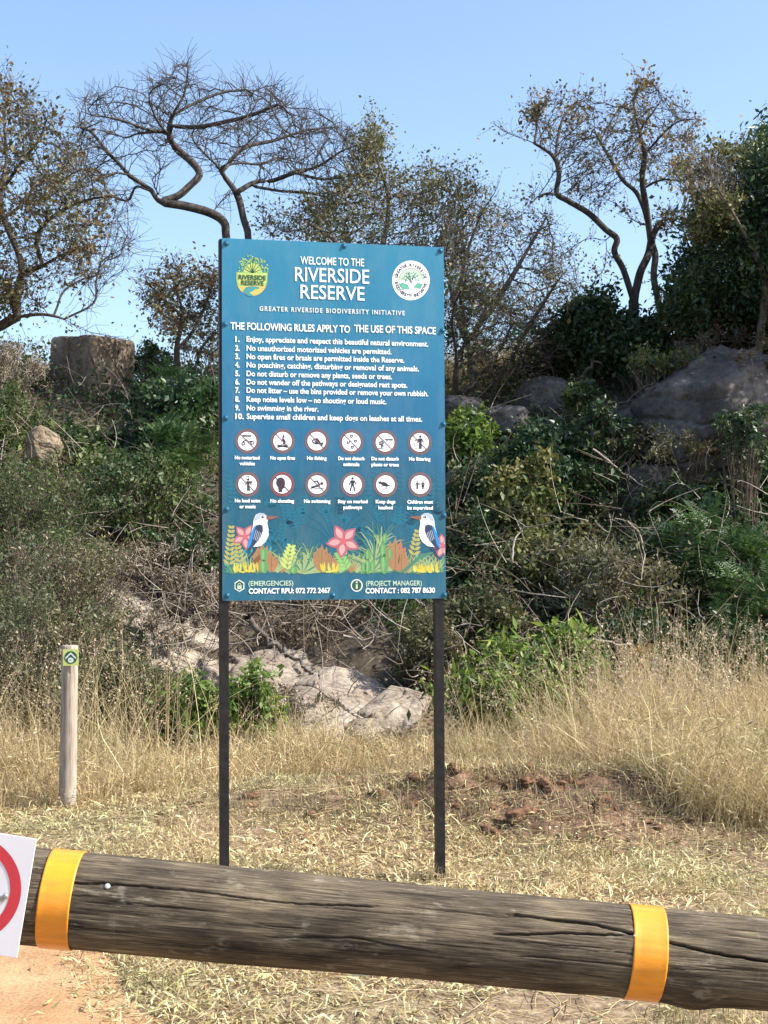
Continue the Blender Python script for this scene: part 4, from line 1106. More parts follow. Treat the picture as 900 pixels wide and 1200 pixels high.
for xe, ix, sg in ((xs[0], 0, -1), (xs[-1], nl - 1, 1)):
    m = MB(); ring_ = LV[ix * ns:(ix + 1) * ns]; m.add(list(ring_) + [(xe + sg * .006, 0, 0)], [((k + 1) % ns, k, ns) if sg > 0 else (k, (k + 1) % ns, ns) for k in range(ns)], ENDM); m.build('log_end', barrier)
def band_mat():
    m, nt, b = new_mat('orange_reflective_tape')
    tc = N(nt, 'ShaderNodeTexCoord')
    n = N(nt, 'ShaderNodeTexNoise'); n.inputs['Scale'].default_value = 9; n.inputs['Detail'].default_value = 5
    nt.links.new(tc.outputs['Object'], n.inputs['Vector'])
    r = ramp(nt, n.outputs[0], [(.3, (.80, .26, .010)), (.7, (.95, .36, .014))])
    mp = N(nt, 'ShaderNodeMapping'); mp.inputs['Scale'].default_value = (.25, 1.6, 1.6); nt.links.new(tc.outputs['Object'], mp.inputs[0])
    n2 = N(nt, 'ShaderNodeTexNoise'); n2.inputs['Scale'].default_value = 34; n2.inputs['Detail'].default_value = 10; n2.inputs['Roughness'].default_value = .75
    nt.links.new(mp.outputs[0], n2.inputs['Vector'])
    dr = ramp(nt, n2.outputs[0], [(.42, 0.0), (.62, .30), (.75, .75)])
    md = N(nt, 'ShaderNodeMix', data_type='RGBA'); md.inputs[7].default_value = (.30, .16, .05, 1)
    nt.links.new(dr.outputs[0], md.inputs[0]); nt.links.new(r.outputs[0], md.inputs[6])
    nt.links.new(md.outputs[2], b.inputs['Base Color']); b.inputs['Roughness'].default_value = .42
    b.inputs['Coat Weight'].default_value = .3
    v = N(nt, 'ShaderNodeTexVoronoi'); v.inputs['Scale'].default_value = 260
    nt.links.new(tc.outputs['Object'], v.inputs['Vector'])
    bp = N(nt, 'ShaderNodeBump'); bp.inputs['Strength'].default_value = .15; bp.inputs['Distance'].default_value = .001
    nt.links.new(v.outputs[0], bp.inputs['Height']); nt.links.new(bp.outputs[0], b.inputs['Normal'])
    return m
BANDM = band_mat(); BANDE = plain('tape_edge', (.80, .36, .06), .5, .4, var=.05)
for (pxa, pxb, pyc) in ((44, 82.5, 1052), (743, 784, 1118)):
    x0 = (P(pxa, pyc, LY0 - .1) - lmid) @ ldir; x1 = (P(pxb, pyc, LY0 - .1) - lmid) @ ldir
    V = []; nb = 144; rows = [(x0, -.001), (x0, .0010), (x0 + .003, .0017), (x0 + .0045, .0014)] + [(x0 + .0045 + (x1 - x0 - .009) * t, .0014) for t in (.25, .5, .75)] + [(x1 - .0045, .0014), (x1 - .003, .0017), (x1, .0010), (x1, -.001)]
    for (xx, dr) in rows:
        i0 = int(np.argmin(abs(xs - (x0 + x1) / 2))); rl = LV[i0 * ns:(i0 + 1) * ns]; rbar = np.hypot(rl[:, 1], rl[:, 2])
        rsm = np.array([np.mean([rbar[(j + k) % ns] for k in range(-9, 10)]) for j in range(ns)]).max() * .35 + np.array([np.mean([rbar[(j + k) % ns] for k in range(-9, 10)]) for j in range(ns)]) * .65 + .0012
        for k in range(nb):
            t = 2 * math.pi * k / nb; rq = np.interp(k / nb * ns, np.arange(ns + 1), np.r_[rsm, rsm[0]]) + dr
            V.append((xx + .0015 * math.sin(t), -rq * math.cos(t), rq * math.sin(t)))
    V = np.array(V); ri = np.arange(len(rows) * nb).reshape(len(rows), nb)
    Fb = np.stack([ri[:-1, :], np.roll(ri, -1, 1)[:-1, :], np.roll(ri, -1, 1)[1:, :], ri[1:, :]], -1).reshape(-1, 4)
    np_mesh('reflective_band', V, Fb, BANDM, barrier, smooth=True)
SCREW = plain('galvanised_screw', (.50, .48, .43), .4, .5, metal=.3, var=.1)
for (px, py, r_) in ((125, 1040, .0062), (745, 1097.5, .004)):
    x, t = lth(px, py); i0 = int(np.argmin(abs(xs - x))); rl = float(np.median(np.hypot(LV[i0 * ns:(i0 + 1) * ns, 1], LV[i0 * ns:(i0 + 1) * ns, 2])))
    nrm_ = (0, -math.cos(t), math.sin(t)); m = MB(); m.cyl((x, nrm_[1] * (rl - .001), nrm_[2] * (rl - .001)), nrm_, r_, .002, 10, SCREW, r_ * .9, .0015); m.build('screw', barrier)
# the two uprights carrying the pole, just outside the picture
for (xw, lab) in ((-1.78, 'left timber upright of the barrier, standing in the track'), (1.72, 'right timber upright of the barrier, standing in dry litter')):
    c = lmid + ldir * xw; gz = H1(c[0], c[1] + .2)
    t = thing('barrier_upright', lab, 'post', (c[0], c[1] + .225, gz))
    pts = np.array([[0, 0, -.4], [0, 0, .3], [0, 0, .7], [0, 0, c[2] - gz + .32]]); V, Fq = tubes([(pts, [.105, .1, .1, .095])], 24)
    np_mesh('shaft', V, Fq, ENDM, t, smooth=True)
    V, Fq = tubes([(np.array([[0, 0, c[2] - gz + .32], [0, 0, c[2] - gz + .326]]), [.095, .001])], 24); np_mesh('post_top', V, Fq, ENDM, t)
    V, Fq = tubes([(np.array([[0, .1, c[2] - gz], [0, -.345, c[2] - gz]]), [.011, .011])], 12); np_mesh('through_bolt', V, Fq, SCREW, t)

# ------------------------------------------------------------------ white prohibition plate on the pole
SY = 3.06
sc = P(-38, 1041, SY); srot = R(9.3)
sign = thing('prohibition_sign', 'white square plate with red ring fixed to barrier pole', 'sign', sc)
sign.rotation_euler = (0, srot, 0)
SPL = plain('white_sign_plate', (.80, .76, .77), .4, .4, var=.04, scale=5); RED = plain('red_sign_print', (.60, .045, .06), .4, .4, var=.06); SGR = plain('grey_bolt', (.42, .41, .40), .4, .5, metal=.6)
pxm = SY / F
m = MB(); m.box(-.137, 70 * pxm, 0, .003, -70.5 * pxm, 68.5 * pxm, SPL); m.build('plate', sign, bevel=.001)
m = MB(); n_ = 72
for i in range(n_):
    a0, a1 = 2 * math.pi * i / n_, 2 * math.pi * (i + 1) / n_; r0, r1 = 49.5 * pxm, 62.5 * pxm
    m.add([(r0 * math.cos(a0), -.0008, r0 * math.sin(a0)), (r1 * math.cos(a0), -.0008, r1 * math.sin(a0)), (r1 * math.cos(a1), -.0008, r1 * math.sin(a1)), (r0 * math.cos(a1), -.0008, r0 * math.sin(a1))], [(0, 1, 2, 3)], RED)
m.build('ring', sign)
m = MB(); c0 = P(7.5, 1049.5, SY) - sc; cr = np.array([c0[0] * math.cos(srot) - c0[2] * math.sin(srot) * -1, 0, c0[2]])
ca, sa = math.cos(-srot), math.sin(-srot)
bxl, bzl = c0[0] * ca + c0[2] * sa, -c0[0] * sa + c0[2] * ca
m.cyl((bxl, -.001, bzl), (0, -1, 0), .0065, .008, 6, SGR, .006, .002); m.box(bxl - .028, bxl - .004, -.006, -.001, bzl - .012, bzl - .001, SGR); m.build('fixing_bolt', sign, bevel=.0008)
m = MB(); m.cyl((-.06, -.001, .0), (0, -1, 0), .0065, .008, 6, SGR, .006, .002); m.build('fixing_bolt', sign)
for xo in (-.06, .0): 
    m = MB(); m.box(xo - .012, xo + .012, .0035, .036, -.04, .04, SGR); m.build('bracket', sign)

# ------------------------------------------------------------------ trail marker post
tb = hit(79, 948)
tp_top = P(82, 757, tb[1])
tpost = thing('trail_marker_post', 'short round timber post with green and yellow arrow plate', 'post', tb)
def post_mat():
    m, nt, b = new_mat('grey_pole_wood')
    tc = N(nt, 'ShaderNodeTexCoord'); mp = N(nt, 'ShaderNodeMapping'); mp.inputs['Scale'].default_value = (7, 7, .5)
    n = N(nt, 'ShaderNodeTexNoise'); n.inputs['Scale'].default_value = 8; n.inputs['Detail'].default_value = 9; n.inputs['Roughness'].default_value = .65
    nt.links.new(tc.outputs['Object'], mp.inputs[0]); nt.links.new(mp.outputs[0], n.inputs['Vector'])
    r = ramp(nt, n.outputs[0], [(.3, (.16, .125, .095)), (.5, (.33, .275, .215)), (.7, (.46, .39, .31))])
    nt.links.new(r.outputs[0], b.inputs['Base Color']); b.inputs['Roughness'].default_value = .9
    bp = N(nt, 'ShaderNodeBump'); bp.inputs['Strength'].default_value = .6; bp.inputs['Distance'].default_value = .004
    nt.links.new(n.outputs[0], bp.inputs['Height']); nt.links.new(bp.outputs[0], b.inputs['Normal']); return m
PM = post_mat()
top_l = tp_top - tb; kz = np.linspace(-.25, 1, 40)
pts = np.array([top_l * k for k in kz]); rad_ = .0525 + .0035 * (1 - kz) + .001 * np.sin(kz * 40)
pts2 = np.vstack([pts, top_l + [0, 0, .004], top_l + [0, 0, .006]]); rad2 = np.r_[rad_, .048, .001]
V, Fq = tubes([(pts2, rad2)], 40)
V = V + np.c_[.0016 * fbm(V * [60, 60, 4], 3, 77)[:, None] * np.array([[1, 1, 0]])]
np_mesh('shaft', V, Fq, PM, tpost, smooth=True)
GY = plain('lime_yellow_plate', (.62, .70, .22), .5, .3, var=.05); GD = plain('dark_green_disc', (.03, .12, .06), .5, .3); GW = plain('white_arrow', (.78, .82, .78), .5, .3)
pc_ = P(83, 770.5, tb[1] - .06) - tb; s_ = .0505; yq = pc_[1]
m = MB(); m.box(pc_[0] - s_, pc_[0] + s_, yq - .002, yq, pc_[2] - s_ * 1.04, pc_[2] + s_ * 1.04, GY); m.build('marker_plate', tpost)
m = MB(); n_ = 32; m.add([(pc_[0] + .041 * math.cos(2 * math.pi * k / n_), yq - .0028, pc_[2] + .041 * math.sin(2 * math.pi * k / n_)) for k in range(n_)], [tuple(range(n_))], GD); m.build('disc', tpost)
m = MB()
def cp(q, y=-.0036): return [(pc_[0] + x * .001, yq + y, pc_[2] + z * .001) for x, z in q]
m.add(cp([(-37, -2), (-31, -9), (0, 21), (31, -9), (37, -2), (0, 34)]), [(0, 1, 2, 5), (5, 2, 3, 4)], GW)
m.add(cp([(19 * math.cos(2 * math.pi * k / 20), -17 + 17 * math.sin(2 * math.pi * k / 20)) for k in range(20)]), [tuple(range(20))], GW)
m.add(cp([(-10, -18), (10, -18), (10, -12), (-10, -12)], -.0044), [(0, 1, 2, 3)], PALE); m.build('arrow', tpost)
for dx in (-.045, .045):
    m = MB(); m.cyl((pc_[0] + dx, yq - .002, pc_[2]), (0, -1, 0), .003, .0015, 8, SGR); m.build('nail', tpost)
m = MB(); m.box(pc_[0] - .012, pc_[0] + .012, yq + .0005, yq + .03, pc_[2] - .03, pc_[2] + .03, PM); m.build('spacer', tpost)
# ------------------------------------------------------------------ rocks
ROCK_TAN = rock_mat('granite_tan', (.15, .11, .075), (.28, .22, .15), (.40, .32, .22), 2.6)
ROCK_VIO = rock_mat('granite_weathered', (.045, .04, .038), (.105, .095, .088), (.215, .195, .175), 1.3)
def slab_group():
    pass
rock('boulder', 'big square grey boulder on the left skyline, standing over dark climbers', 108, 452, 41, 56, Y=20.4, depth=.85, mat=ROCK_BLOCK, seed=5, sub=6, p=16, planes=1, rough=.025, rotz=R(-36), tilt=(0, .05), pl=(1.15, 1.3))
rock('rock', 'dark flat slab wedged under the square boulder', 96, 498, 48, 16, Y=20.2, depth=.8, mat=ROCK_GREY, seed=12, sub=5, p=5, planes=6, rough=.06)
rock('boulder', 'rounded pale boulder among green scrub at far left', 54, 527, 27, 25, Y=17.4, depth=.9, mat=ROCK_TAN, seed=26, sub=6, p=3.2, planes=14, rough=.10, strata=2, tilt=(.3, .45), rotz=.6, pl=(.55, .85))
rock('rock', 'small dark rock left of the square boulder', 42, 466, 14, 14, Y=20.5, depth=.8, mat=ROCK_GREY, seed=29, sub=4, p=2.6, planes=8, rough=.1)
OUT = [ # cx, cy, rx, ry, depth, seed, rotz, tilt, label
    (392, 846, 74, 25, 1.3, 31, .15, (.42, .10), 'broad pale slab low in the middle of the rocky outcrop'),
    (318, 826, 46, 24, 1.3, 32, .3, (.40, .16), 'pale slab just right of the left board post'),
    (462, 838, 34, 20, 1.2, 33, -.3, (.35, .24), 'cracked pale slab at the right end of the outcrop'),
    (345, 800, 52, 15, 1.4, 34, .1, (.30, .10), 'thin flat ledge on top of the outcrop, left part'),
    (425, 808, 44, 13, 1.4, 35, -.1, (.30, .22), 'thin ledge sloping right on top of the outcrop'),
    (205, 772, 44, 20, 1.2, 36, .2, (.40, .42), 'tilted pale slab left of the board'),
    (160, 712, 46, 15, 1.2, 37, .1, (.35, .46), 'upper pale slab leading up to the left slope'),
    (236, 752, 28, 11, 1.2, 41, .2, (.30, .34), 'small pale slab just left of the board foot'),
    (262, 806, 34, 24, 1.1, 38, .4, (.45, .36), 'streaked pale slab beside the left board post'),
    (370, 872, 54, 14, 1.2, 45, .1, (.30, .05), 'low slab half hidden by dry grass'),
    (300, 786, 26, 9, 1.2, 46, .5, (.25, .20), 'small flat slab behind the streaked one'),
    (185, 742, 30, 12, 1.2, 47, .1, (.40, .50), 'narrow slab between the upper pale slab and the tilted one'),
    (438, 862, 26, 14, 1.1, 48, .6, (.40, -.10), 'small blocky slab at the foot of the cracked one'),
    (300, 856, 30, 14, 1.1, 49, -.4, (.35, .15), 'low pale slab behind the right leafy plant'),
]
for i, (cx, cy, rx, ry, dp, sd_, rz, tl, lb) in enumerate(OUT):
    rock('rock_slab', lb, cx, cy, rx * 1.1, ry * 1.15, depth=dp, mat=ROCK_SUN, seed=sd_, sub=6 if rx > 60 else 5, p=5.5, planes=12, rough=.06, strata=1.7, rotz=rz, tilt=tl, pl=(.75, 1.05))
rock('stone', 'small white stone lying on the thin ledge', 325, 777, 17, 8, mat=ROCK_SUN, seed=51, sub=4, p=2.4, planes=8, rough=.06)
rock('stone', 'small upright white stone right of the outcrop', 472, 766, 9.5, 12.5, mat=ROCK_SUN, seed=52, sub=4, p=2.4, planes=8, rough=.06)
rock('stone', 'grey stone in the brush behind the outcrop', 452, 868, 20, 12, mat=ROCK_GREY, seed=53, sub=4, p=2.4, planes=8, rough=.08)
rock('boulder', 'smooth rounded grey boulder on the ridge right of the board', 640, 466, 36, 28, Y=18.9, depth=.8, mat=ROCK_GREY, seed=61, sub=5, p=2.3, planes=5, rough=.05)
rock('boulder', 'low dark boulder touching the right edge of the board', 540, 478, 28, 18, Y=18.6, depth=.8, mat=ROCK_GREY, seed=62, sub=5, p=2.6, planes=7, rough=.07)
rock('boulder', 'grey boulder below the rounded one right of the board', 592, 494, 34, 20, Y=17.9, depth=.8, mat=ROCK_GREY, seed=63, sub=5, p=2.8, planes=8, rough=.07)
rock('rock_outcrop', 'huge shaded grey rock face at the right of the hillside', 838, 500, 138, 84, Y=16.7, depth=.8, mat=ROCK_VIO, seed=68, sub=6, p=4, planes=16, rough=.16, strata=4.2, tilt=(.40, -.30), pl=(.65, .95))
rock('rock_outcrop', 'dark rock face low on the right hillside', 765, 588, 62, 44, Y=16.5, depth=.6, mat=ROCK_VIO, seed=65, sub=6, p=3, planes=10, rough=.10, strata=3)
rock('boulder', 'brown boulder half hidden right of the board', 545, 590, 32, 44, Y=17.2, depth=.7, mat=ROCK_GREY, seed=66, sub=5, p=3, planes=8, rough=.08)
rock('stone', 'pale stone showing at the right edge', 893, 768, 10, 8, mat=ROCK_SUN, seed=67, sub=3, p=2.4, planes=8, rough=.06)
for (px, py, r_, lb) in ((47, 1115, 3.2, 'larger pebble on the sandy track beside the white plate'), (77, 1124, 3.6, 'pale pebble on the sandy track under the left band'), (112, 1160, 2.6, 'small pebble in the middle of the sandy track'), (28, 1178, 2.2, 'tiny pebble at the lower left corner')):
    g_ = hit(px, py); rock('pebble', lb, px, py, r_, r_ * .7, Y=g_[1], depth=.9, mat=ROCK_SUN, seed=int(px), sub=3, p=2.4, planes=6, rough=.06)

# ------------------------------------------------------------------ leaves
G_DARK = leaf_mat('dark_green_leaf', [(.014, .034, .014), (.034, .072, .026), (.062, .115, .042)], .3, .42, .5, (1.3, (.8, .9, 1.0), (1.5, 1.25, .95)))
G_MID = leaf_mat('mid_green_leaf', [(.035, .065, .020), (.075, .12, .036), (.13, .17, .058)], .33, .45, .4, (1.5, (.75, .85, .9), (1.5, 1.3, 1.05)))
G_BRIGHT = leaf_mat('bright_green_leaf', [(.07, .13, .02), (.15, .24, .04), (.27, .36, .08)], .38, .45, .4, (2.2, (.75, .85, .9), (1.3, 1.15, 1.0)))
G_YEL = leaf_mat('yellow_green_leaf', [(.09, .10, .03), (.17, .17, .05), (.27, .25, .085)], .35, .5, .35, (2.0, (.7, .85, 1.0), (1.25, 1.1, 1.0)))
G_OLIVE = leaf_mat('olive_leaf', [(.05, .056, .026), (.115, .112, .05), (.20, .18, .095)], .3, .5, .3, (1.2, (.75, .9, .9), (1.35, 1.15, 1.0)))
G_GREY = leaf_mat('grey_green_leaf', [(.06, .075, .035), (.125, .13, .065), (.21, .20, .115)], .25, .5, .3, (1.0, (.75, .9, .85), (1.4, 1.2, 1.05)))
G_TAN = leaf_mat('dry_tan_leaf', [(.12, .085, .05), (.24, .185, .11), (.38, .31, .20)], .2)
G_BROWN = leaf_mat('rusty_leaf', [(.08, .05, .022), (.17, .11, .045), (.10, .095, .035), (.26, .17, .07)], .3)
G_RUST = leaf_mat('orange_brown_leaf', [(.16, .10, .03), (.30, .18, .05), (.22, .18, .06)], .35)
G_FROND = leaf_mat('feathery_green_leaf', [(.035, .075, .024), (.06, .115, .035), (.10, .165, .055)], .3, .45, .4, (1.5, (.7, .85, .95), (1.3, 1.15, 1.0)))
G_FRONDL = leaf_mat('light_feathery_leaf', [(.06, .13, .04), (.10, .19, .065), (.15, .25, .10)], .35)
GRASS = leaf_mat('dry_grass_blade', [(.27, .19, .10), (.53, .42, .24), (.74, .63, .40), (.58, .46, .27), (.44, .38, .19)], .3, .6, .2, (1.1, (.88, .90, .84), (1.10, 1.04, 1.0)))
STRAW = leaf_mat('dry_straw_litter', [(.16, .11, .055), (.42, .32, .16), (.62, .50, .28), (.74, .63, .40), (.32, .30, .12)], .15, .6, .2, (.8, (.78, .86, .78), (1.1, 1.02, .96)))
SEED = leaf_mat('grass_seed_head', [(.34, .25, .16), (.48, .38, .26), (.58, .48, .34)], .3)

# ------------------------------------------------------------------ trees on the ridge
# bare umbrella tree behind the board
Yt = 21.2
def Z(p): return z3(p, 0, 60, 2.0)
base_bt = P(275, 452, Yt); base_bt[2] = H1(base_bt[0], Yt) - .1
root_px = (272, 440)
pA = Pn([root_px, (270, 330), (265, 278), (262, 260), (245, 249), (215, 241), (188, 236), (178, 224), (172, 219), (155, 208), (150, 204), (133, 185), (115, 172), (95, 177)], Yt + np.array([0, 0, 0, 0, -.05, -.15, -.25, -.3, -.3, -.45, -.5, -.6, -.9, -1.1]))
paths = [pA,
    px_path(Z([(376, 352), (415, 340), (440, 320), (467, 290), (452, 262), (410, 225), (395, 195), (405, 150), (432, 100), (440, 50)]), Yt - .25, [0, .2, .5, .3]),
    px_path([root_px, (285, 340), (291, 280)] + Z([(570, 390), (555, 335), (520, 287), (513, 272)]), Yt + .1, [-.1, .1, .3, .5]),
    px_path(Z([(513, 272), (560, 262), (612, 265), (650, 250), (700, 262)]), Yt + .5, [0, .5, .9]),
    px_path(Z([(513, 272), (480, 240), (450, 200), (470, 160)]), Yt + .5, [0, -.5, -.9]),
    px_path(Z([(556, 330), (600, 306), (640, 303), (690, 285), (745, 270), (800, 235), (850, 215)]), Yt + .3, [0, .4, -.3, -.6]),
    px_path(Z([(600, 318), (660, 328), (740, 335), (800, 358), (860, 350)]), Yt + .35, [0, -.5, -1.2]),
    px_path(Z([(370, 335), (358, 300), (375, 280), (372, 258)]), Yt - .4, [0, .5]),
    px_path(Z([(300, 290), (270, 285), (235, 300), (200, 290)]), Yt - .5, [0, -.6]),
    px_path(Z([(345, 325), (318, 318), (300, 350), (262, 340)]), Yt - .4, [0, .5]),
    px_path(Z([(503, 372), (520, 350), (538, 333)]), Yt, [0, .3]),
    px_path(Z([(395, 195), (370, 165), (350, 120)]), Yt - .1, [0, -.8]),
    px_path(Z([(405, 150), (460, 120), (530, 95), (600, 92)]), Yt, [0, .6]),
    px_path(Z([(400, 190), (340, 182), (280, 160), (215, 150)]), Yt - .1, [0, -.5, -.9]),
    px_path(Z([(402, 175), (460, 178), (530, 165), (590, 150), (650, 125)]), Yt - .1, [0, -.5, -1.1]),
    px_path(Z([(520, 283), (570, 228), (640, 210), (720, 185), (790, 178)]), Yt + .3, [0, .8, 1.3]),
    px_path(Z([(265, 250), (235, 215), (215, 190), (190, 180)]), Yt - .8, [0, .3]),
    px_path(Z([(690, 285), (760, 300), (830, 290), (880, 300)]), Yt, [0, .4])]
polyb = Z([(165, 150), (190, 95), (290, 80), (365, 55), (435, 12), (470, 60), (540, 62), (620, 60), (690, 110), (750, 122), (800, 170), (860, 195), (890, 250), (880, 330), (800, 310), (700, 290), (620, 290), (560, 250), (470, 240), (400, 250), (330, 250), (280, 270), (230, 320), (180, 310), (165, 230)])
att = poly_points(polyb, 1900, Yt + .1, 2.3, np.random.default_rng(3), fieldseed=4, thr=-.22)
tree('bare_tree', 'leafless flat-topped tree rising behind the top left of the board', base_bt, paths, att, .078, .0072, BARK_BARE, None, twig_n=2600, twig_L=.38, step=.15, infl=1.2, kill=.26, iters=70, seed=5, bias=(0, 0, .02), jit=.20, twig_r=.0048)

# leafy tree at the far left, nearer
Yl = 16.5
bl_ = P(-150, 520, Yl); bl_[2] = H1(bl_[0], bl_[1]) - .1
limb = Pn([(-150, 520), (-90, 455), (-30, 398)] + Z([(0, 645), (40, 624), (100, 617), (150, 628), (200, 655), (270, 670)]), Yl)
paths = [limb,
    px_path(Z([(40, 624), (38, 580), (50, 525), (45, 480), (20, 420), (5, 380), (0, 330), (15, 260), (10, 180)]), Yl, [0, .4, .7]),
    px_path(Z([(50, 522), (100, 502), (150, 475), (200, 460)]), Yl + .1, [0, -.4]),
    px_path(Z([(130, 612), (150, 562), (200, 532), (250, 520)]), Yl, [0, .5]),
    px_path(Z([(5, 395), (50, 360), (80, 320), (130, 290)]), Yl + .4, [0, .4]),
    px_path(Z([(2, 330), (50, 260), (90, 210), (110, 160)]), Yl + .5, [0, -.5]),
    px_path(Z([(100, 502), (85, 440), (120, 390), (200, 350), (290, 335)]), Yl, [0, -.6]),
    px_path(Z([(150, 628), (220, 590), (225, 540), (240, 480)]), Yl, [0, .4]),
    px_path([(-90, 455), (-110, 330), (-100, 200), (-60, 120)], Yl, [0, .6])]
poly = Z([(-240, 60), (0, 60), (55, 80), (105, 140), (150, 165), (175, 215), (215, 290), (265, 330), (320, 370), (300, 420), (340, 480), (270, 540), (230, 590), (180, 560), (60, 560), (20, 600), (-260, 600)])
att = poly_points(poly, 1700, Yl + .1, 1.7, np.random.default_rng(8), fieldseed=9, thr=-.25)
selL = lambda Q: np.nonzero((Q[:, 0] / Q[:, 1] * F + 450 + ((CAM_Z - Q[:, 2]) / Q[:, 1] * F + 660) * .28 + 40 * fbm(Q * 1.2, 2, 77)) < 180)[0]
tree('brown_leaf_tree', 'tree with brownish leaves and a long low limb at the left edge', bl_, paths, att, .065, .0045, BARK_DARK,
     [(6200, G_BROWN, .046, .6, .05, 71, .06, {'fs': 2.0, 'sel': selL}), (5600, G_OLIVE, .046, .6, .05, 72, .04, {'fs': 2.0, 'sel': selL}), (700, G_BROWN, .045, .6, .05, None, 0, {})],
     twig_n=3400, twig_L=.32, step=.15, infl=1.1, kill=.23, iters=60, seed=6, jit=.3, twig_r=.0034)

# small brown tree between the two
Ys = 20.2
bs_ = P(212, 450, Ys); bs_[2] = H1(bs_[0], bs_[1]) - .1
paths = [px_path([(212, 450), (207, 410), (214, 370), (206, 335)], Ys), px_path([(207, 410), (225, 390), (240, 360), (250, 330)], Ys, [0, .4]), px_path([(214, 370), (190, 350), (172, 330)], Ys, [0, -.3]), px_path([(225, 445), (236, 410), (252, 390)], Ys, [0, .3])]
poly = [(160, 325), (175, 308), (210, 310), (258, 318), (275, 350), (272, 400), (240, 405), (200, 400), (185, 375), (165, 355)]
att = poly_points(poly, 420, Ys, 1.0, np.random.default_rng(18))
tree('small_brown_tree', 'small thin tree with brown leaves just left of the board', bs_, paths, att, .05, .005, BARK_DARK,
     [(2500, G_BROWN, .05, .6, .08, 73, -.05, {'fs': 1.6}), (900, G_OLIVE, .05, .6, .08, 74, 0, {'fs': 1.6})], twig_n=800, twig_L=.3, step=.13, infl=1.0, kill=.2, iters=40, seed=7, jit=.3, twig_r=.004)

# olive thicket trees behind the board, right half
def thick(name, label, root, stems, poly, n, Y, th, rb, leafs, tw, seed, bark=BARK_GREY, fld=None, twr=.004, cat='tree', thr=-.2):
    b0 = P(root[0], root[1], Y); b0[2] = H1(b0[0], b0[1]) - .1
    ps = [px_path(s, Y, [0, (i % 3 - 1) * .5, (i % 3 - 1) * 1.0]) for i, s in enumerate(stems)]
    a_ = poly_points(poly, n, Y, th, np.random.default_rng(seed), fieldseed=fld, thr=thr)
    return tree(name, label, b0, ps, a_, rb, .005, bark, leafs, twig_n=tw, twig_L=.3, step=.14, infl=1.0, kill=.2, iters=45, seed=seed, jit=.32, twig_r=twr, cat=cat)
thick('olive_tree', 'bushy olive-green tree showing above the board', (440, 450), [[(440, 450), (430, 360), (400, 290), (350, 255)], [(430, 360), (450, 280), (455, 230), (440, 180), (436, 150)], [(440, 400), (490, 330), (520, 270), (540, 220)]],
      [(300, 275), (310, 245), (360, 232), (415, 215), (432, 150), (442, 150), (448, 205), (480, 208), (500, 195), (530, 198), (555, 205), (572, 240), (560, 270), (530, 330), (480, 340), (420, 320), (380, 290), (300, 285)], 1100, 20.6, 1.5, .08,
      [(9500, G_OLIVE, .05, .5, .085, 81, -.02, {'fs': 1.3}), (5200, G_YEL, .05, .5, .075, 82, .02, {'fs': 1.3})], 1900, 31)
thick('grey_twiggy_tree', 'half-bare grey twiggy tree right of the board top', (560, 470), [[(560, 470), (548, 400), (540, 330), (560, 260), (580, 225)], [(548, 400), (590, 340), (620, 290), (640, 255)], [(556, 430), (530, 350), (520, 300)], [(575, 465), (610, 400), (640, 350), (660, 320)]],
      [(515, 260), (560, 245), (600, 250), (640, 262), (665, 300), (690, 335), (650, 385), (600, 395), (540, 400), (520, 330)], 620, 20.0, 1.5, .075,
      [(1500, G_YEL, .045, .5, .07, 83, .05, {'fs': 1.6}), (900, G_RUST, .045, .55, .06, 84, .15, {'fs': 1.6}), (1100, G_TAN, .045, .5, .06, 85, .15, {'fs': 1.6})], 1500, 32)
thick('thin_grey_tree', 'thin dark-stemmed sapling between board and rounded boulder', (532, 470), [[(532, 470), (535, 420), (530, 370), (545, 330)], [(535, 420), (560, 380), (575, 350)], [(540, 466), (580, 420), (600, 380)]],
      [(520, 340), (560, 320), (620, 350), (660, 400), (640, 450), (600, 440), (550, 440), (520, 430)], 320, 19.4, 1.1, .05, [(1500, G_OLIVE, .045, .55, .09, 86, -.1, {}), (900, G_DARK, .05, .55, .09, 87, -.1, {})], 1500, 33, BARK_DARK)

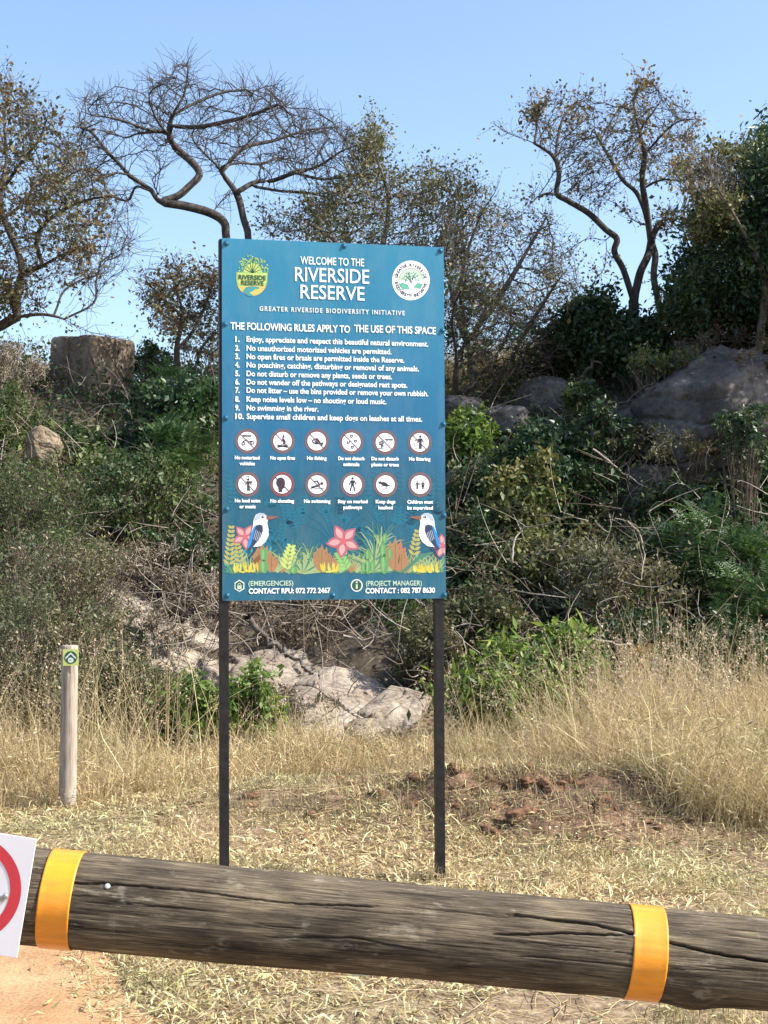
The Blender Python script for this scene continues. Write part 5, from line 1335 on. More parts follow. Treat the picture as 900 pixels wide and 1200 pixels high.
# sparse tree with orange-brown leaves, two leaning stems
Yr = 20.0
def Zr(p): return z3(p, 450, 80, 2.0)
br_ = P(745, 400, Yr); br_[2] = H1(br_[0], br_[1]) - .1
gpy = 660 - (br_[2] - CAM_Z) / Yr * F
paths = [Pn([(745, gpy)] + Zr([(582, 590), (586, 560), (580, 530), (560, 470), (540, 430), (546, 400), (520, 378), (480, 340), (430, 310), (405, 293), (410, 250), (400, 210), (352, 176), (290, 152), (255, 128)]), Yr - .02 * np.arange(16)),
    px_path(Zr([(405, 295), (370, 296), (338, 322)]), Yr - .2, [0, -.5]),
    px_path(Zr([(586, 545), (600, 480), (618, 440), (625, 405), (612, 340), (592, 292), (560, 262), (530, 212), (500, 160)]), Yr, [0, .4, .8]),
    px_path(Zr([(625, 405), (615, 330), (605, 260), (612, 200), (600, 150), (640, 90)]), Yr + .1, [0, -.4, -.9]),
    px_path(Zr([(630, 402), (645, 375), (662, 345), (706, 330)]), Yr + .1, [0, .5]),
    px_path(Zr([(608, 282), (650, 262), (710, 265)]), Yr, [0, -.4]),
    px_path(Zr([(520, 402), (470, 402), (410, 445)]), Yr, [0, -.5]),
    px_path(Zr([(522, 425), (515, 470), (495, 495)]), Yr, [0, -.3]),
    px_path(Zr([(402, 215), (410, 150), (430, 100), (480, 70)]), Yr - .2, [0, .6]),
    px_path(Zr([(352, 176), (360, 120), (350, 85)]), Yr - .2, [0, .4]),
    px_path(Zr([(615, 372), (580, 352), (560, 330)]), Yr, [0, .4]),
    px_path(Zr([(600, 150), (585, 80), (600, 40)]), Yr - .2, [0, .3]),
    px_path(Zr([(612, 200), (680, 130), (735, 118)]), Yr - .2, [0, -.6])]
poly = Zr([(335, 85), (345, 60), (400, 42), (485, 60), (520, 95), (565, 70), (565, 25), (630, 28), (660, 60), (705, 75), (715, 110), (748, 118), (700, 140), (722, 180), (725, 230), (690, 240), (640, 245), (560, 235), (540, 330), (500, 345), (450, 290), (430, 210), (380, 190), (350, 210), (355, 150)])
att = poly_points(poly, 900, Yr + .1, 1.5, np.random.default_rng(38), fieldseed=39, thr=-.3, fscale=1.5)
tree('sparse_tree', 'slender tree with sparse orange-brown leaves on the right skyline', br_, paths, att, .070, .0052, BARK_BARE,
     [(1700, G_BROWN, .045, .6, .045, 91, .16, {'fs': 2.2}), (1700, G_RUST, .045, .6, .045, 92, .18, {'fs': 2.2}), (1500, G_OLIVE, .042, .6, .045, 93, .12, {'fs': 2.2})],
     twig_n=1900, twig_L=.26, step=.13, infl=1.0, kill=.2, iters=50, seed=9, jit=.3, twig_r=.0036)
bb_ = P(777, 400, Yr + .3); bb_[2] = H1(bb_[0], bb_[1]) - .1
gpy = 660 - (bb_[2] - CAM_Z) / (Yr + .3) * F
pth = Pn([(775, gpy)] + Zr([(652, 640), (650, 590), (645, 555), (632, 490), (636, 440), (628, 405), (640, 370), (660, 350)]), Yr + .3)
tree('leaning_bare_stem', 'smooth grey wavy stem just right of the slender tree', bb_, [pth], poly_points(Zr([(630, 340), (720, 320), (725, 370), (660, 400)]), 50, Yr + .3, .5, np.random.default_rng(4)), .045, .008, BARK_GREY,
     [(260, G_OLIVE, .05, .6, .06, None, 0, {})], twig_n=110, twig_L=.25, step=.13, infl=1.0, kill=.2, iters=16, seed=10, twig_r=.004)

# dense evergreen at the right edge, yellow-green tree beside it
def dense(name, label, root, Y, polys, leafs, rb, stems, seed, nattr=500, tw=500, bark=BARK_DARK, th=1.6, cat='tree'):
    return thick(name, label, root, stems, polys, nattr, Y, th, rb, leafs, tw, seed, bark, fld=seed + 2, thr=-.35, cat=cat)
dense('dense_evergreen_tree', 'dense dark green tree filling the right edge', (885, 420), 19.5,
      Zr([(668, 560), (672, 520), (705, 470), (715, 410), (740, 370), (790, 330), (830, 260), (870, 190), (960, 130), (1100, 120), (1200, 300), (1150, 620), (860, 620), (700, 600)]),
      [(72000, G_DARK, .08, .36, .14, 101, -.4, {'fs': .9, 'droop': .5}), (8000, G_MID, .08, .38, .12, 102, -.05, {'fs': .9, 'droop': .5})], .13,
      [[(885, 420), (880, 340), (900, 260), (920, 180)], [(880, 380), (840, 330), (820, 290)], [(885, 360), (930, 300), (980, 240)], [(860, 410), (810, 390), (795, 350)]], 41, nattr=1500, tw=2600, th=1.9)
dense('yellow_green_tree', 'yellow-green leafy crown in front of the dense dark tree', (868, 420), 18.2,
      Zr([(715, 260), (735, 215), (790, 195), (825, 215), (845, 245), (840, 300), (810, 315), (800, 350), (750, 370), (735, 320)]),
      [(4600, G_YEL, .055, .5, .07, 103, -.05, {'fs': 1.6}), (1400, G_TAN, .05, .5, .09, 104, .1, {'fs': 1.4})], .05,
      [[(888, 420), (896, 330), (870, 270), (835, 210)], [(870, 270), (830, 250), (800, 215)], [(896, 330), (893, 250), (890, 200), (880, 180)]], 43, nattr=320, tw=500, bark=BARK_GREY, th=.9)

thick('added_shade_evergreen', 'tall evergreen added unseen beyond the right edge to shade the rock face', (1110, 420), [[(1110, 420), (1100, 280), (1120, 180), (1130, 90)], [(1105, 330), (1040, 260), (1010, 200)], [(1105, 300), (1180, 230), (1220, 130)]],  # out-of-frame tree added to cast shade on the rock face and right slope
      [(985, 380), (990, 190), (1030, 110), (1090, 60), (1170, 50), (1260, 90), (1300, 200), (1290, 380)], 900, 18.3, 2.4, .17,
      [(42000, G_DARK, .13, .4, .18, 105, -.35, {'fs': .8, 'droop': .4})], 1500, 47, BARK_DARK)
# ------------------------------------------------------------------ shrubs on the slope
S = shrub
S('feathery_shrub', 'light green feathery shrub hanging right of the square boulder', 212, 452, 46, 34, G_FRONDL, 330, L=.34, kind='frond', Y=20.0, twigs=30, seed=1)
S('climber_mass', 'dark green climber curtain left of the board top', 222, 500, 52, 58, G_DARK, 13000, L=.075, asp=.6, Y=18.8, seed=2, mats2=G_FROND)
S('climber_mass', 'dark climbers spilling under the square boulder', 105, 540, 46, 22, G_DARK, 6000, L=.07, asp=.55, Y=18.6, seed=3, mats2=G_MID)
S('feathery_shrub', 'dark feathery shrub beside the upper left board edge', 205, 545, 46, 50, G_FROND, 420, L=.36, kind='frond', Y=17.6, twigs=30, seed=4)
S('leafy_shrub', 'green shrub with small leaves between pale boulder and board', 160, 580, 68, 52, G_MID, 12000, L=.05, Y=16.6, seed=5, mats2=G_DARK, twigs=120)
S('thorn_bush', 'green thorn bush above the pale boulder at far left', 6, 500, 46, 42, G_MID, 9000, L=.042, asp=.35, Y=18.6, seed=6, twigs=150)
S('thorn_bush', 'tall green thorn bush just below the pale rounded boulder', 22, 596, 92, 52, G_MID, 20000, L=.038, asp=.35, Y=15.4, seed=7, mats2=G_GREY, twigs=220)
S('pale_dry_bush', 'pale dry bush at the far left under the limb', 14, 434, 46, 36, G_TAN, 4000, L=.035, asp=.4, Y=19.6, seed=8, twigs=260, stem=TWIG_PALE, tr=.006)
S('grey_thorn_bush', 'huge grey-green thorn bush filling the lower left', 20, 790, 118, 100, G_GREY, 46000, L=.034, asp=.32, Y=12.3, seed=9, mats2=G_MID, twigs=420, spread=.12, clump=520, tr=.0035)
S('grey_thorn_bush', 'grey-green thorn bush behind the marker post', 60, 700, 96, 66, G_GREY, 26000, L=.036, asp=.32, Y=13.8, seed=10, mats2=G_TAN, twigs=380, clump=380, tr=.004)
S('dry_brush', 'tangle of dry pale brush above the upper slab', 185, 668, 62, 34, G_TAN, 5000, L=.035, asp=.3, Y=15.6, seed=11, twigs=320, stem=TWIG_PALE, tr=.006)
S('grey_thorn_bush', 'low grey-green bush right of the marker post', 152, 820, 52, 58, G_GREY, 15000, L=.035, asp=.35, Y=12.5, seed=12, mats2=G_MID, twigs=220, clump=220)
S('leafy_plant', 'bright green leafy plant left of the left board post', 222, 842, 50, 44, G_BRIGHT, 5200, L=.075, asp=.36, seed=13, twigs=70, Y=12.0, mats2=G_MID, droop=.3)
S('leafy_plant', 'bright green leafy plant right of the left board post', 291, 832, 34, 56, G_BRIGHT, 5200, L=.075, asp=.36, seed=14, twigs=70, Y=12.0, mats2=G_BRIGHT, droop=.3)
S('dry_brush', 'dry brown brush behind the slabs beneath the board', 370, 738, 92, 32, G_TAN, 5200, L=.035, asp=.3, Y=15.0, seed=15, twigs=420, stem=TWIG_BROWN, tr=.006)
S('dry_brush', 'dry grey brush at the left foot of the board panel', 232, 700, 40, 30, G_TAN, 3000, L=.035, asp=.3, Y=15.2, seed=16, twigs=240, stem=TWIG_PALE, tr=.006)
S('low_shrub', 'small dark shrub in the brush just left of the board foot', 215, 650, 38, 26, G_DARK, 3600, L=.05, Y=15.8, seed=17, twigs=70)
S('tangled_bush', 'olive tangle right of the outcrop by the right board post', 500, 770, 40, 48, G_OLIVE, 6000, L=.04, asp=.4, Y=13.7, seed=18, twigs=260, tr=.005)
S('leafy_plant', 'broad bright green shrub right of the right board post', 598, 812, 62, 52, G_BRIGHT, 6500, L=.10, asp=.30, Y=12.4, seed=19, twigs=110, mats2=G_MID, droop=.35)
S('leafy_plant', 'taller bright green shrub with lance-shaped leaves', 662, 792, 44, 58, G_BRIGHT, 5200, L=.11, asp=.30, Y=12.8, seed=20, twigs=80, mats2=G_MID, droop=.35)
S('tangled_bush', 'olive green bush behind the bright shrubs', 572, 735, 56, 52, G_OLIVE, 14000, L=.05, asp=.45, Y=14.4, seed=21, twigs=260, mats2=G_MID)
S('yellow_green_bush', 'upright yellow-green bush right of the pictograms', 606, 596, 40, 56, G_YEL, 7500, L=.07, asp=.55, Y=15.9, seed=22, twigs=90, mats2=G_MID)
S('yellow_green_bush', 'olive-yellow bush under the upright yellow-green one', 640, 660, 52, 36, G_YEL, 7000, L=.055, asp=.5, Y=15.2, seed=23, twigs=120, mats2=G_OLIVE)
S('leafy_shrub', 'fresh green shrub touching the right edge of the board', 546, 518, 32, 34, G_BRIGHT, 5200, L=.07, asp=.5, Y=17.6, seed=24, twigs=60, mats2=G_MID)
S('dark_shrub', 'dark green shrub under the rounded grey boulder', 655, 534, 66, 32, G_DARK, 15000, L=.065, asp=.5, Y=17.0, seed=25, twigs=140, mats2=G_MID)
S('dark_shrub', 'dark shrub behind the yellow-green bush', 672, 580, 58, 44, G_DARK, 14000, L=.065, asp=.5, Y=16.6, seed=26, twigs=140, mats2=G_FROND)
S('dark_shrub', 'dark bush by the right edge of the board garden print', 556, 650, 44, 52, G_DARK, 11000, L=.06, asp=.45, Y=15.6, seed=27, twigs=180, mats2=G_OLIVE)
S('vine_tangle', 'vine-covered tangled bush with pale loops in the middle right', 708, 690, 68, 62, G_OLIVE, 15000, L=.05, asp=.5, Y=14.6, seed=28, twigs=420, stem=TWIG_PALE, mats2=G_GREY, tr=.0045)
S('feathery_shrub', 'large dark feathery shrub at the right edge', 842, 668, 62, 60, G_FROND, 900, L=.40, kind='frond', Y=15.0, twigs=50, seed=29, clump=120)
S('feathery_shrub', 'lower feathery shrub under the large one at the right edge', 882, 718, 46, 44, G_FROND, 480, L=.36, kind='frond', Y=14.2, twigs=40, seed=30, clump=80)
S('dark_climber', 'black-green climber hanging over the rock at the right edge', 890, 600, 36, 50, G_DARK, 15000, L=.07, asp=.55, Y=16.2, seed=31, twigs=100, mats2=G_MID)
S('dark_shrub', 'dark olive bush behind the tall grass', 752, 770, 58, 48, G_DARK, 13000, L=.055, asp=.45, Y=13.7, seed=32, twigs=200, mats2=G_OLIVE)
S('dark_shrub', 'dark green bush at the right edge above the tall grass', 850, 790, 66, 52, G_DARK, 17000, L=.055, asp=.45, Y=13.4, seed=33, twigs=220, mats2=G_MID)
S('dark_shrub', 'dark bush at the foot of the slender right tree', 690, 392, 42, 46, G_DARK, 14000, L=.07, asp=.5, Y=19.6, seed=34, twigs=120)
S('dark_shrub', 'round black-green bush in the notch right of the slender tree', 752, 410, 42, 42, G_DARK, 13000, L=.07, asp=.5, Y=19.2, seed=35, twigs=120, mats2=G_DARK)
S('leafy_shrub', 'sunlit green bush at the foot of the dense right tree', 812, 372, 38, 28, G_MID, 6500, L=.06, asp=.5, Y=18.9, seed=36, twigs=80, mats2=G_YEL)
S('dark_shrub', 'dark bush beside the trunks behind the rounded boulder', 648, 420, 36, 34, G_DARK, 9000, L=.06, asp=.5, Y=20.6, seed=37, twigs=160)
S('low_shrub', 'small green bush on the skyline right of the square boulder', 178, 420, 30, 20, G_MID, 2600, L=.05, Y=21.6, seed=38, twigs=120)
S('dry_brush', 'grey dry brush on the skyline left of the board', 228, 425, 34, 24, G_TAN, 1600, L=.04, asp=.3, Y=21.4, seed=39, twigs=220, stem=TWIG_PALE, tr=.006)
S('dry_brush', 'dry twiggy brush draped over the huge rock face', 850, 402, 62, 26, G_TAN, 900, L=.04, asp=.3, Y=17.9, seed=40, twigs=260, stem=TWIG_BROWN, tr=.008)
S('dark_shrub', 'dark low bush on the slope right of the outcrop', 560, 580, 34, 34, G_DARK, 8000, L=.055, asp=.5, Y=16.6, seed=41, twigs=80, mats2=G_OLIVE)
S('green_thorn_bush', 'green thorn bush at the far left beside the climbers', 50, 655, 70, 36, G_MID, 12000, L=.038, asp=.35, Y=14.9, seed=42, twigs=160, mats2=G_GREY)
S('dark_shrub', 'dark bush overlapping the left edge of the huge rock face', 706, 512, 26, 36, G_DARK, 6000, L=.06, asp=.5, Y=16.6, seed=51, twigs=160, mats2=G_OLIVE)
S('dark_climber', 'creeper and dead stems on top of the huge rock face', 775, 425, 50, 12, G_MID, 1400, L=.05, asp=.5, Y=17.2, seed=53, twigs=160, tr=.007)
S('dry_brush', 'dry brush hanging at the right edge over the huge rock face', 888, 425, 30, 26, G_TAN, 600, L=.04, asp=.3, Y=16.6, seed=54, twigs=160, tr=.008, stem=TWIG_BROWN)
S('low_shrub', 'small leafy bush beside the rounded grey boulder', 690, 470, 24, 22, G_MID, 3000, L=.055, Y=17.8, seed=55, twigs=60)
S('dark_climber', 'green climber over the lower dark rock face', 790, 585, 46, 18, G_DARK, 5000, L=.065, asp=.5, Y=16.0, seed=43, twigs=140, mats2=G_MID)
S('dry_brush', 'thin dry brush growing out of the cracks of the outcrop', 345, 818, 66, 13, G_TAN, 700, L=.035, asp=.3, Y=12.9, seed=56, twigs=90, stem=TWIG_BROWN, tr=.004)
S('dry_brush', 'dry brush lying over the upper pale slabs left of the board', 200, 735, 42, 20, G_TAN, 1200, L=.035, asp=.3, Y=14.3, seed=57, twigs=120, stem=TWIG_PALE, tr=.005)
S('dry_brush', 'bare grey brush spread over the face of the huge rock', 780, 520, 60, 26, G_OLIVE, 1100, L=.045, asp=.4, Y=16.1, seed=58, twigs=70, stem=TWIG_BROWN, tr=.0055, twig_out=.5)
S('dark_climber', 'creeper running up the right part of the huge rock face', 870, 505, 34, 34, G_DARK, 2600, L=.055, asp=.5, Y=15.7, seed=59, twigs=80, mats2=G_MID)
S('yellow_flower_bush', 'small bush with orange-yellow leaves above the tall grass', 748, 768, 15, 9, G_RUST, 260, L=.06, asp=.6, Y=12.9, seed=44, twigs=12)

# fill of undergrowth over the slope, and over the ridge either side
rg = np.random.default_rng(77)
def slope_points(n, y0, y1, x0=-8, x1=8, avoid=True):
    x = rg.uniform(x0, x1, n); y = rg.uniform(y0, y1, n)
    k = np.abs(x) < .30 * y + 1.0
    if avoid:   # leave the outcrop open
        px = x / y * F + 450
        py = 660 - (H(x, y) - CAM_Z) / y * F
        k &= ~((px > 150) & (px < 495) & (py > 690) & (py < 880) & (py > 640 + (px - 140) * .30))
    px = x / y * F + 450; py = 660 - (H(x, y) - CAM_Z) / y * F
    k &= ~((px > 700) & (py > 385) & (py < 575) & (y > 15.2))
    return x[k], y[k]
x, y = slope_points(2100, 12.9, 24)
cl = np.stack([x, y, H(x, y)], 1); h_ = rg.uniform(.12, .55, len(x))
ci = rg.integers(0, len(cl), 110000)
Q = cl[ci] + rg.normal(size=(len(ci), 3)) * np.array([.16, .16, .0]); Q[:, 2] = H(Q[:, 0], Q[:, 1]) + np.abs(rg.normal(size=len(ci))) * h_[ci] * .6
dk = fbm(Q * .7, 3, 111) > -.05
for msk, mm in ((dk & (ci % 3 > 0), G_DARK), (~dk & (ci % 3 > 0), G_OLIVE), (ci % 3 == 0, G_MID)):
    V, Fc = leaves(Q[msk], rg, .06, .5); o = np_mesh('undergrowth', V, Fc, mm); tag(o, {id(G_DARK): 'dark leafy undergrowth covering the slope', id(G_OLIVE): 'olive undergrowth covering the slope', id(G_MID): 'green undergrowth covering the slope'}[id(mm)], 'undergrowth', kind='stuff')
x, y = slope_points(3600, 12.8, 23, avoid=False)
ch = []
for xx, yy in zip(x, y):
    z = H1(xx, yy); d = rg.normal(size=3); d[2] = abs(d[2]) * .6; d /= np.linalg.norm(d); L_ = rg.uniform(.2, .8)
    sag = rg.uniform(-.9, 1.2); tt = np.linspace(0, 1, 6)[:, None]
    p = np.array([xx, yy, z + rg.uniform(0, .75 if yy < 18 else .2)]) + d * L_ * tt + np.cross(d, rg.normal(size=3)) * (tt - .5) ** 2 * L_ * sag
    ch.append((p, np.linspace(.006, .0025, 6)))
for k_, mm in ((0, TWIG_PALE), (1, TWIG_BROWN)):
    V, Fq = tubes(ch[k_::2], 3); o = np_mesh('dead_twigs', V, Fq, mm); tag(o, ['pale dead twigs tangled over the slope', 'brown dead twigs tangled over the slope'][k_], 'twigs', kind='stuff')

# larger single dead branches
def deadbranch(label, pts, Y, r, mat=TWIG_PALE, dY=None, side=6, seed=1):
    rng = np.random.default_rng(seed)
    p = px_path(pts, Y, dY or [0, .2, -.2]); base = p[0].copy()
    t = thing('dead_branch', label, 'branch', base)
    pr = []
    for a, b in zip(p[:-1], p[1:]):
        for k in range(6): pr.append(a + (b - a) * k / 6 + rng.normal(size=3) * r * .5)
    pr.append(p[-1]); pr = np.array(pr)
    V, Fq = tubes([(pr, np.linspace(r, r * .35, len(pr)))], 8); np_mesh('limb', rel(V, base), Fq, mat, t, smooth=True)
    ch = []
    for k in range(side):
        i = rng.integers(len(pr) // 4, len(pr)); d = rng.normal(size=3); d[2] = abs(d[2]); d /= np.linalg.norm(d); L_ = rng.uniform(.15, .5)
        tt = np.linspace(0, 1, 5)[:, None]; q = pr[i] + d * tt * L_ + rng.normal(size=3) * .1 * tt ** 2; ch.append((q, np.linspace(r * .4, r * .12, 5)))
    if ch: V, Fq = tubes(ch, 5); np_mesh('side_twigs', rel(V, base), Fq, mat, t)['kind'] = 'stuff'
deadbranch('thick grey dead branch lying on top of the outcrop', [(290, 722), (305, 742), (330, 762), (352, 778), (366, 790)], 13.9, .035, BARK_GREY, seed=2)
deadbranch('long pale dead branch lying left of the board foot', [(150, 742), (178, 748), (205, 735), (228, 700)], 14.2, .014, seed=3)
deadbranch('pale fallen branch with forked end behind the tall grass', [(660, 746), (700, 750), (745, 757), (765, 748), (780, 736)], 13.0, .014, seed=4)
deadbranch('straight pale pole slanting down at the right behind the grass', [(800, 770), (830, 795), (862, 812), (880, 830)], 12.9, .012, seed=5)
deadbranch('pale curved vine looping over the middle right tangle', [(600, 658), (602, 635), (612, 620), (640, 614), (672, 604)], 14.6, .011, seed=6)
deadbranch('pale arching vine on the right of the tangle', [(735, 610), (750, 625), (756, 650), (752, 680)], 14.2, .010, seed=7)
deadbranch('long straight dead stick leaning against the huge rock face', [(772, 560), (774, 520), (780, 490), (785, 465)], 17.0, .012, seed=8, side=2)
deadbranch('pale crossed sticks in the shade below the rock face', [(695, 525), (730, 555), (765, 575), (785, 595)], 16.2, .012, seed=9)
deadbranch('short leaning dead stick right of the fresh green shrub', [(697, 510), (703, 490), (715, 468)], 17.6, .014, seed=10, side=1)
deadbranch('leaning weathered stump stem under the round dark bush', [(681, 470), (686, 445), (695, 420)], 18.9, .045, BARK_GREY, seed=11, side=1)
deadbranch('bent pale stick over the dark bush at right', [(820, 690), (800, 665), (775, 640), (760, 600)], 14.9, .010, seed=12)
deadbranch('fallen grey twig pile branch in the brush beneath the board', [(400, 745), (430, 750), (470, 740), (500, 752)], 14.3, .012, seed=13, side=12)

# dry pale grass on the ridge behind the right-hand thicket
def blades(x, y, z, rng, Hh, W, lean=.35, segs=3, wind=(.0, 0)):
    n = len(x); az = rng.uniform(0, 2 * np.pi, n); ln = np.abs(rng.normal(size=n)) * lean
    d = np.stack([np.cos(az) * ln + wind[0], np.sin(az) * ln + wind[1], np.ones(n)], 1)
    w = rng.uniform(0, 2 * np.pi, n); sd_ = np.stack([np.cos(w), np.sin(w), np.zeros(n)], 1)
    base = np.stack([x, y, z], 1); rows = []
    for k in range(segs + 1):
        t = k / segs; c = base + d * (Hh * t)[:, None] * np.array([1, 1, 0]) * t * 1.3; c[:, 2] += Hh * t * (1 - .35 * ln * t)
        ww = W * (1 - t * .85)
        rows.append(c - sd_ * (ww / 2)[:, None]); rows.append(c + sd_ * (ww / 2)[:, None])
    V = np.stack(rows, 1).reshape(-1, 3); i = np.arange(n)[:, None] * (2 * segs + 2)
    Fq = np.concatenate([i + np.array([[2 * k, 2 * k + 1, 2 * k + 3, 2 * k + 2]]) for k in range(segs)], 0)
    tip = np.stack(rows, 1)[:, -1]
    return V, Fq, tip, d
def tuft_blades(x, y, hfun, rng, per, W, lean=.5, segs=3):
    n = len(x); k = rng.integers(per // 2, per * 2, n); i = np.repeat(np.arange(n), k); m = len(i)
    th_ = rng.lognormal(0, .30, n)[i]; ta = rng.uniform(0, 2 * np.pi, n)[i]; tl = rng.uniform(0, .45, n)[i]
    ox, oy = rng.normal(size=m) * .045, rng.normal(size=m) * .045
    hh = hfun(x[i], y[i]) * th_ * rng.uniform(.3, 1.05, m)
    az = rng.uniform(0, 2 * np.pi, m); ln = np.abs(rng.normal(size=m)) * lean
    d = np.stack([np.cos(az) * ln + np.cos(ta) * tl, np.sin(az) * ln + np.sin(ta) * tl, np.ones(m)], 1)
    w = rng.uniform(0, 2 * np.pi, m); sd_ = np.stack([np.cos(w), np.sin(w), 0 * w], 1)
    bx_, by_ = x[i] + ox, y[i] + oy; base = np.stack([bx_, by_, H(bx_, by_) - .01], 1); rows = []
    Wm = W * rng.uniform(.5, 1.5, m); lt = np.hypot(d[:, 0], d[:, 1])
    kink = rng.normal(size=(m, 3)) * .06
    for q in range(segs + 1):
        t = q / segs; c = base + d * (hh * t)[:, None] * np.array([1, 1, 0]) * (.35 + 1.0 * t); c[:, 2] += hh * (t - .42 * np.minimum(lt, 1.3) * t * t)
        if 0 < q: c = c + kink * hh[:, None] * math.sin(q * 2.1)
        c[:, 2] = np.maximum(c[:, 2], base[:, 2] + .012)
        ww = Wm * (1 - t * .85)
        rows.append(c - sd_ * (ww / 2)[:, None]); rows.append(c + sd_ * (ww / 2)[:, None])
    V = np.stack(rows, 1).reshape(-1, 3); j = np.arange(m)[:, None] * (2 * segs + 2)
    Fq = np.concatenate([j + np.array([[2 * k_, 2 * k_ + 1, 2 * k_ + 3, 2 * k_ + 2]]) for k_ in range(segs)], 0)
    return V, Fq, np.stack(rows, 1)[:, -1], d
rg = np.random.default_rng(99)
x = rg.uniform(.6, 2.7, 3500); y = rg.uniform(20.6, 22.5, 3500)
V, Fq, tip, _ = blades(x, y, H(x, y), rg, rg.uniform(.3, .8, 3500), np.full(3500, .009)); tag(np_mesh('ridge_grass', V, Fq, GRASS), 'dry pale grass on the ridge behind the thicket', 'grass', kind='stuff')
x = rg.uniform(-6, -4.2, 900); y = rg.uniform(19.6, 21.5, 900)

# the tall dry grass band
def field(x, y):                 # height of the dry grass in metres
    px = x / y * F + 450
    hr = np.interp(px, [-100, 60, 200, 330, 520, 600, 680, 760, 850, 1000], [.48, .42, .34, .34, .34, .40, .56, .72, .60, .60])
    return hr
def band_pts(n):
    y = rg.uniform(8.6, 13.1, n); x = rg.uniform(-1, 1, n) * (.27 * y + .8); px = x / y * F + 450
    front = np.interp(px, [-100, 0, 100, 250, 330, 520, 600, 700, 800, 1000], [9.55, 9.6, 9.75, 10.2, 10.9, 10.9, 10.7, 9.9, 8.9, 8.3]) + .35 * fbm(np.stack([x * 1.3, y * 1.3, 0 * x], 1), 3, 121)
    back = np.interp(px, [-100, 200, 300, 480, 600, 1000], [12.4, 12.2, 12.5, 12.4, 12.9, 13.2])
    k = (y > front) & (y < back) & (rg.uniform(0, 1, n) < .55 + .5 * fbm(np.stack([x * 2, y * 2, 0 * x], 1), 3, 122))
    k &= np.hypot(x - tb[0], y - tb[1]) > .10
    return x[k], y[k]
xx, yy = band_pts(11500)
hf = lambda u, v: field(u, v) * (1 + .5 * fbm(np.stack([u * 1.5, v * 1.5, 0 * u], 1), 3, 123)) * np.interp(v, [8.5, 10.5, 12], [.55, 1, 1.15])
V, Fq, tip, d_ = tuft_blades(xx, yy, hf, rg, 9, .0072, .6)
tag(np_mesh('dry_grass', V, Fq, GRASS), 'tall dry straw-coloured grass in front of the hillside', 'grass', kind='stuff')
# broken leaves and loose straw caught in the grass
x, y = band_pts(62000); n = len(x); L_ = rg.lognormal(math.log(.07), .5, n).clip(.02, .3); W_ = rg.uniform(.003, .009, n)
dd = rg.normal(size=(n, 3)) * [1, 1, .7]; dd /= np.linalg.norm(dd, axis=1, keepdims=True)
c = np.stack([x, y, H(x, y) + .01 + rg.uniform(0, 1, n) ** 1.4 * field(x, y) * .75], 1)
V, Fc = leaf_geo(c, dd, rdir(n, rg, .6), L_, W_, .4); tag(np_mesh('broken_grass_leaves', V, Fc, STRAW), 'broken pale leaves caught in the dry grass', 'grass', kind='stuff')
sel = rg.uniform(0, 1, len(tip)) < .30; T = tip[sel]; D = d_[sel]; T = np.repeat(T, 5, 0) - np.repeat(D, 5, 0) * rg.uniform(0, .09, len(T) * 5)[:, None] + rg.normal(size=(len(T) * 5, 3)) * .008
V, Fc = leaves(T, rg, .016, .4, .3); tag(np_mesh('grass_seed_heads', V, Fc, SEED), 'feathery pinkish seed heads of the dry grass', 'grass', kind='stuff')
# taller single stalks
def stalk_pts(n):
    px = rg.choice([1, 0], n, p=[.68, .32]); P_ = np.where(px == 1, rg.normal(770, 90, n), rg.normal(110, 95, n)); y = rg.uniform(10.4, 12.4, n); return (P_ - 450) / F * y, y
x, y = stalk_pts(1000); hh = rg.uniform(.6, 1.25, len(x))
V, Fq, tip, d_ = blades(x, y, H(x, y), rg, hh, rg.uniform(.005, .008, len(x)), .42, 5)
tag(np_mesh('grass_stalks', V, Fq, GRASS), 'long dry stalks standing above the grass', 'grass', kind='stuff')
T = np.repeat(tip, 16, 0) - np.repeat(d_, 16, 0) * rg.uniform(0, .16, len(tip) * 16)[:, None] + rg.normal(size=(len(tip) * 16, 3)) * .009
V, Fc = leaves(T, rg, .018, .4, .3); tag(np_mesh('stalk_seed_heads', V, Fc, SEED), 'seed heads on the long dry stalks', 'grass', kind='stuff')

# straw litter on the near ground
def on_track(x, y): return track_mask(x, y)
n = 210000
y = rg.uniform(4.3, 11.6, n); x = rg.uniform(-1, 1, n) * (.27 * y + 1.1)
q = np.stack([x, y, 0 * x], 1); dens = .58 + 1.5 * fbm(q * 1.3, 5, 131)
redl = np.exp(-(((x - MND[0]) / 1.1) ** 2 + ((y - MND[1] + .25) / .75) ** 2))
dens = dens - .62 * redl
dens = np.where(on_track(x, y), -.03 + .0 * dens, dens)
edge_ = on_track(x - .22, y) & ~on_track(x, y); dens = np.where(edge_, np.maximum(dens, .75), dens)
dens = np.where(on_track(x, y) & ~on_track(x + .16 + .2 * np.abs(fbm(q * 4, 3, 133)), y), .35, dens)
k = rg.uniform(0, 1, n) < dens
k |= rg.uniform(0, 1, n) < .010
x, y = x[k], y[k]; n = len(x)
L_ = rg.lognormal(math.log(.042), .5, n).clip(.012, .16); W_ = rg.uniform(.003, .0095, n)
az = rg.uniform(0, 2 * np.pi, n); tl = rg.normal(size=n) * .32; lift = np.abs(rg.normal(size=n)) * .010
d = np.stack([np.cos(az) * np.cos(tl), np.sin(az) * np.cos(tl), np.sin(tl)], 1); s = np.stack([-np.sin(az), np.cos(az), rg.normal(size=n) * .5], 1)
c = np.stack([x, y, H(x, y) + .006 + lift + np.abs(np.sin(tl)) * L_ * .5], 1); bow = np.stack([0 * x, 0 * x, rg.normal(size=n) * .18 * L_], 1)
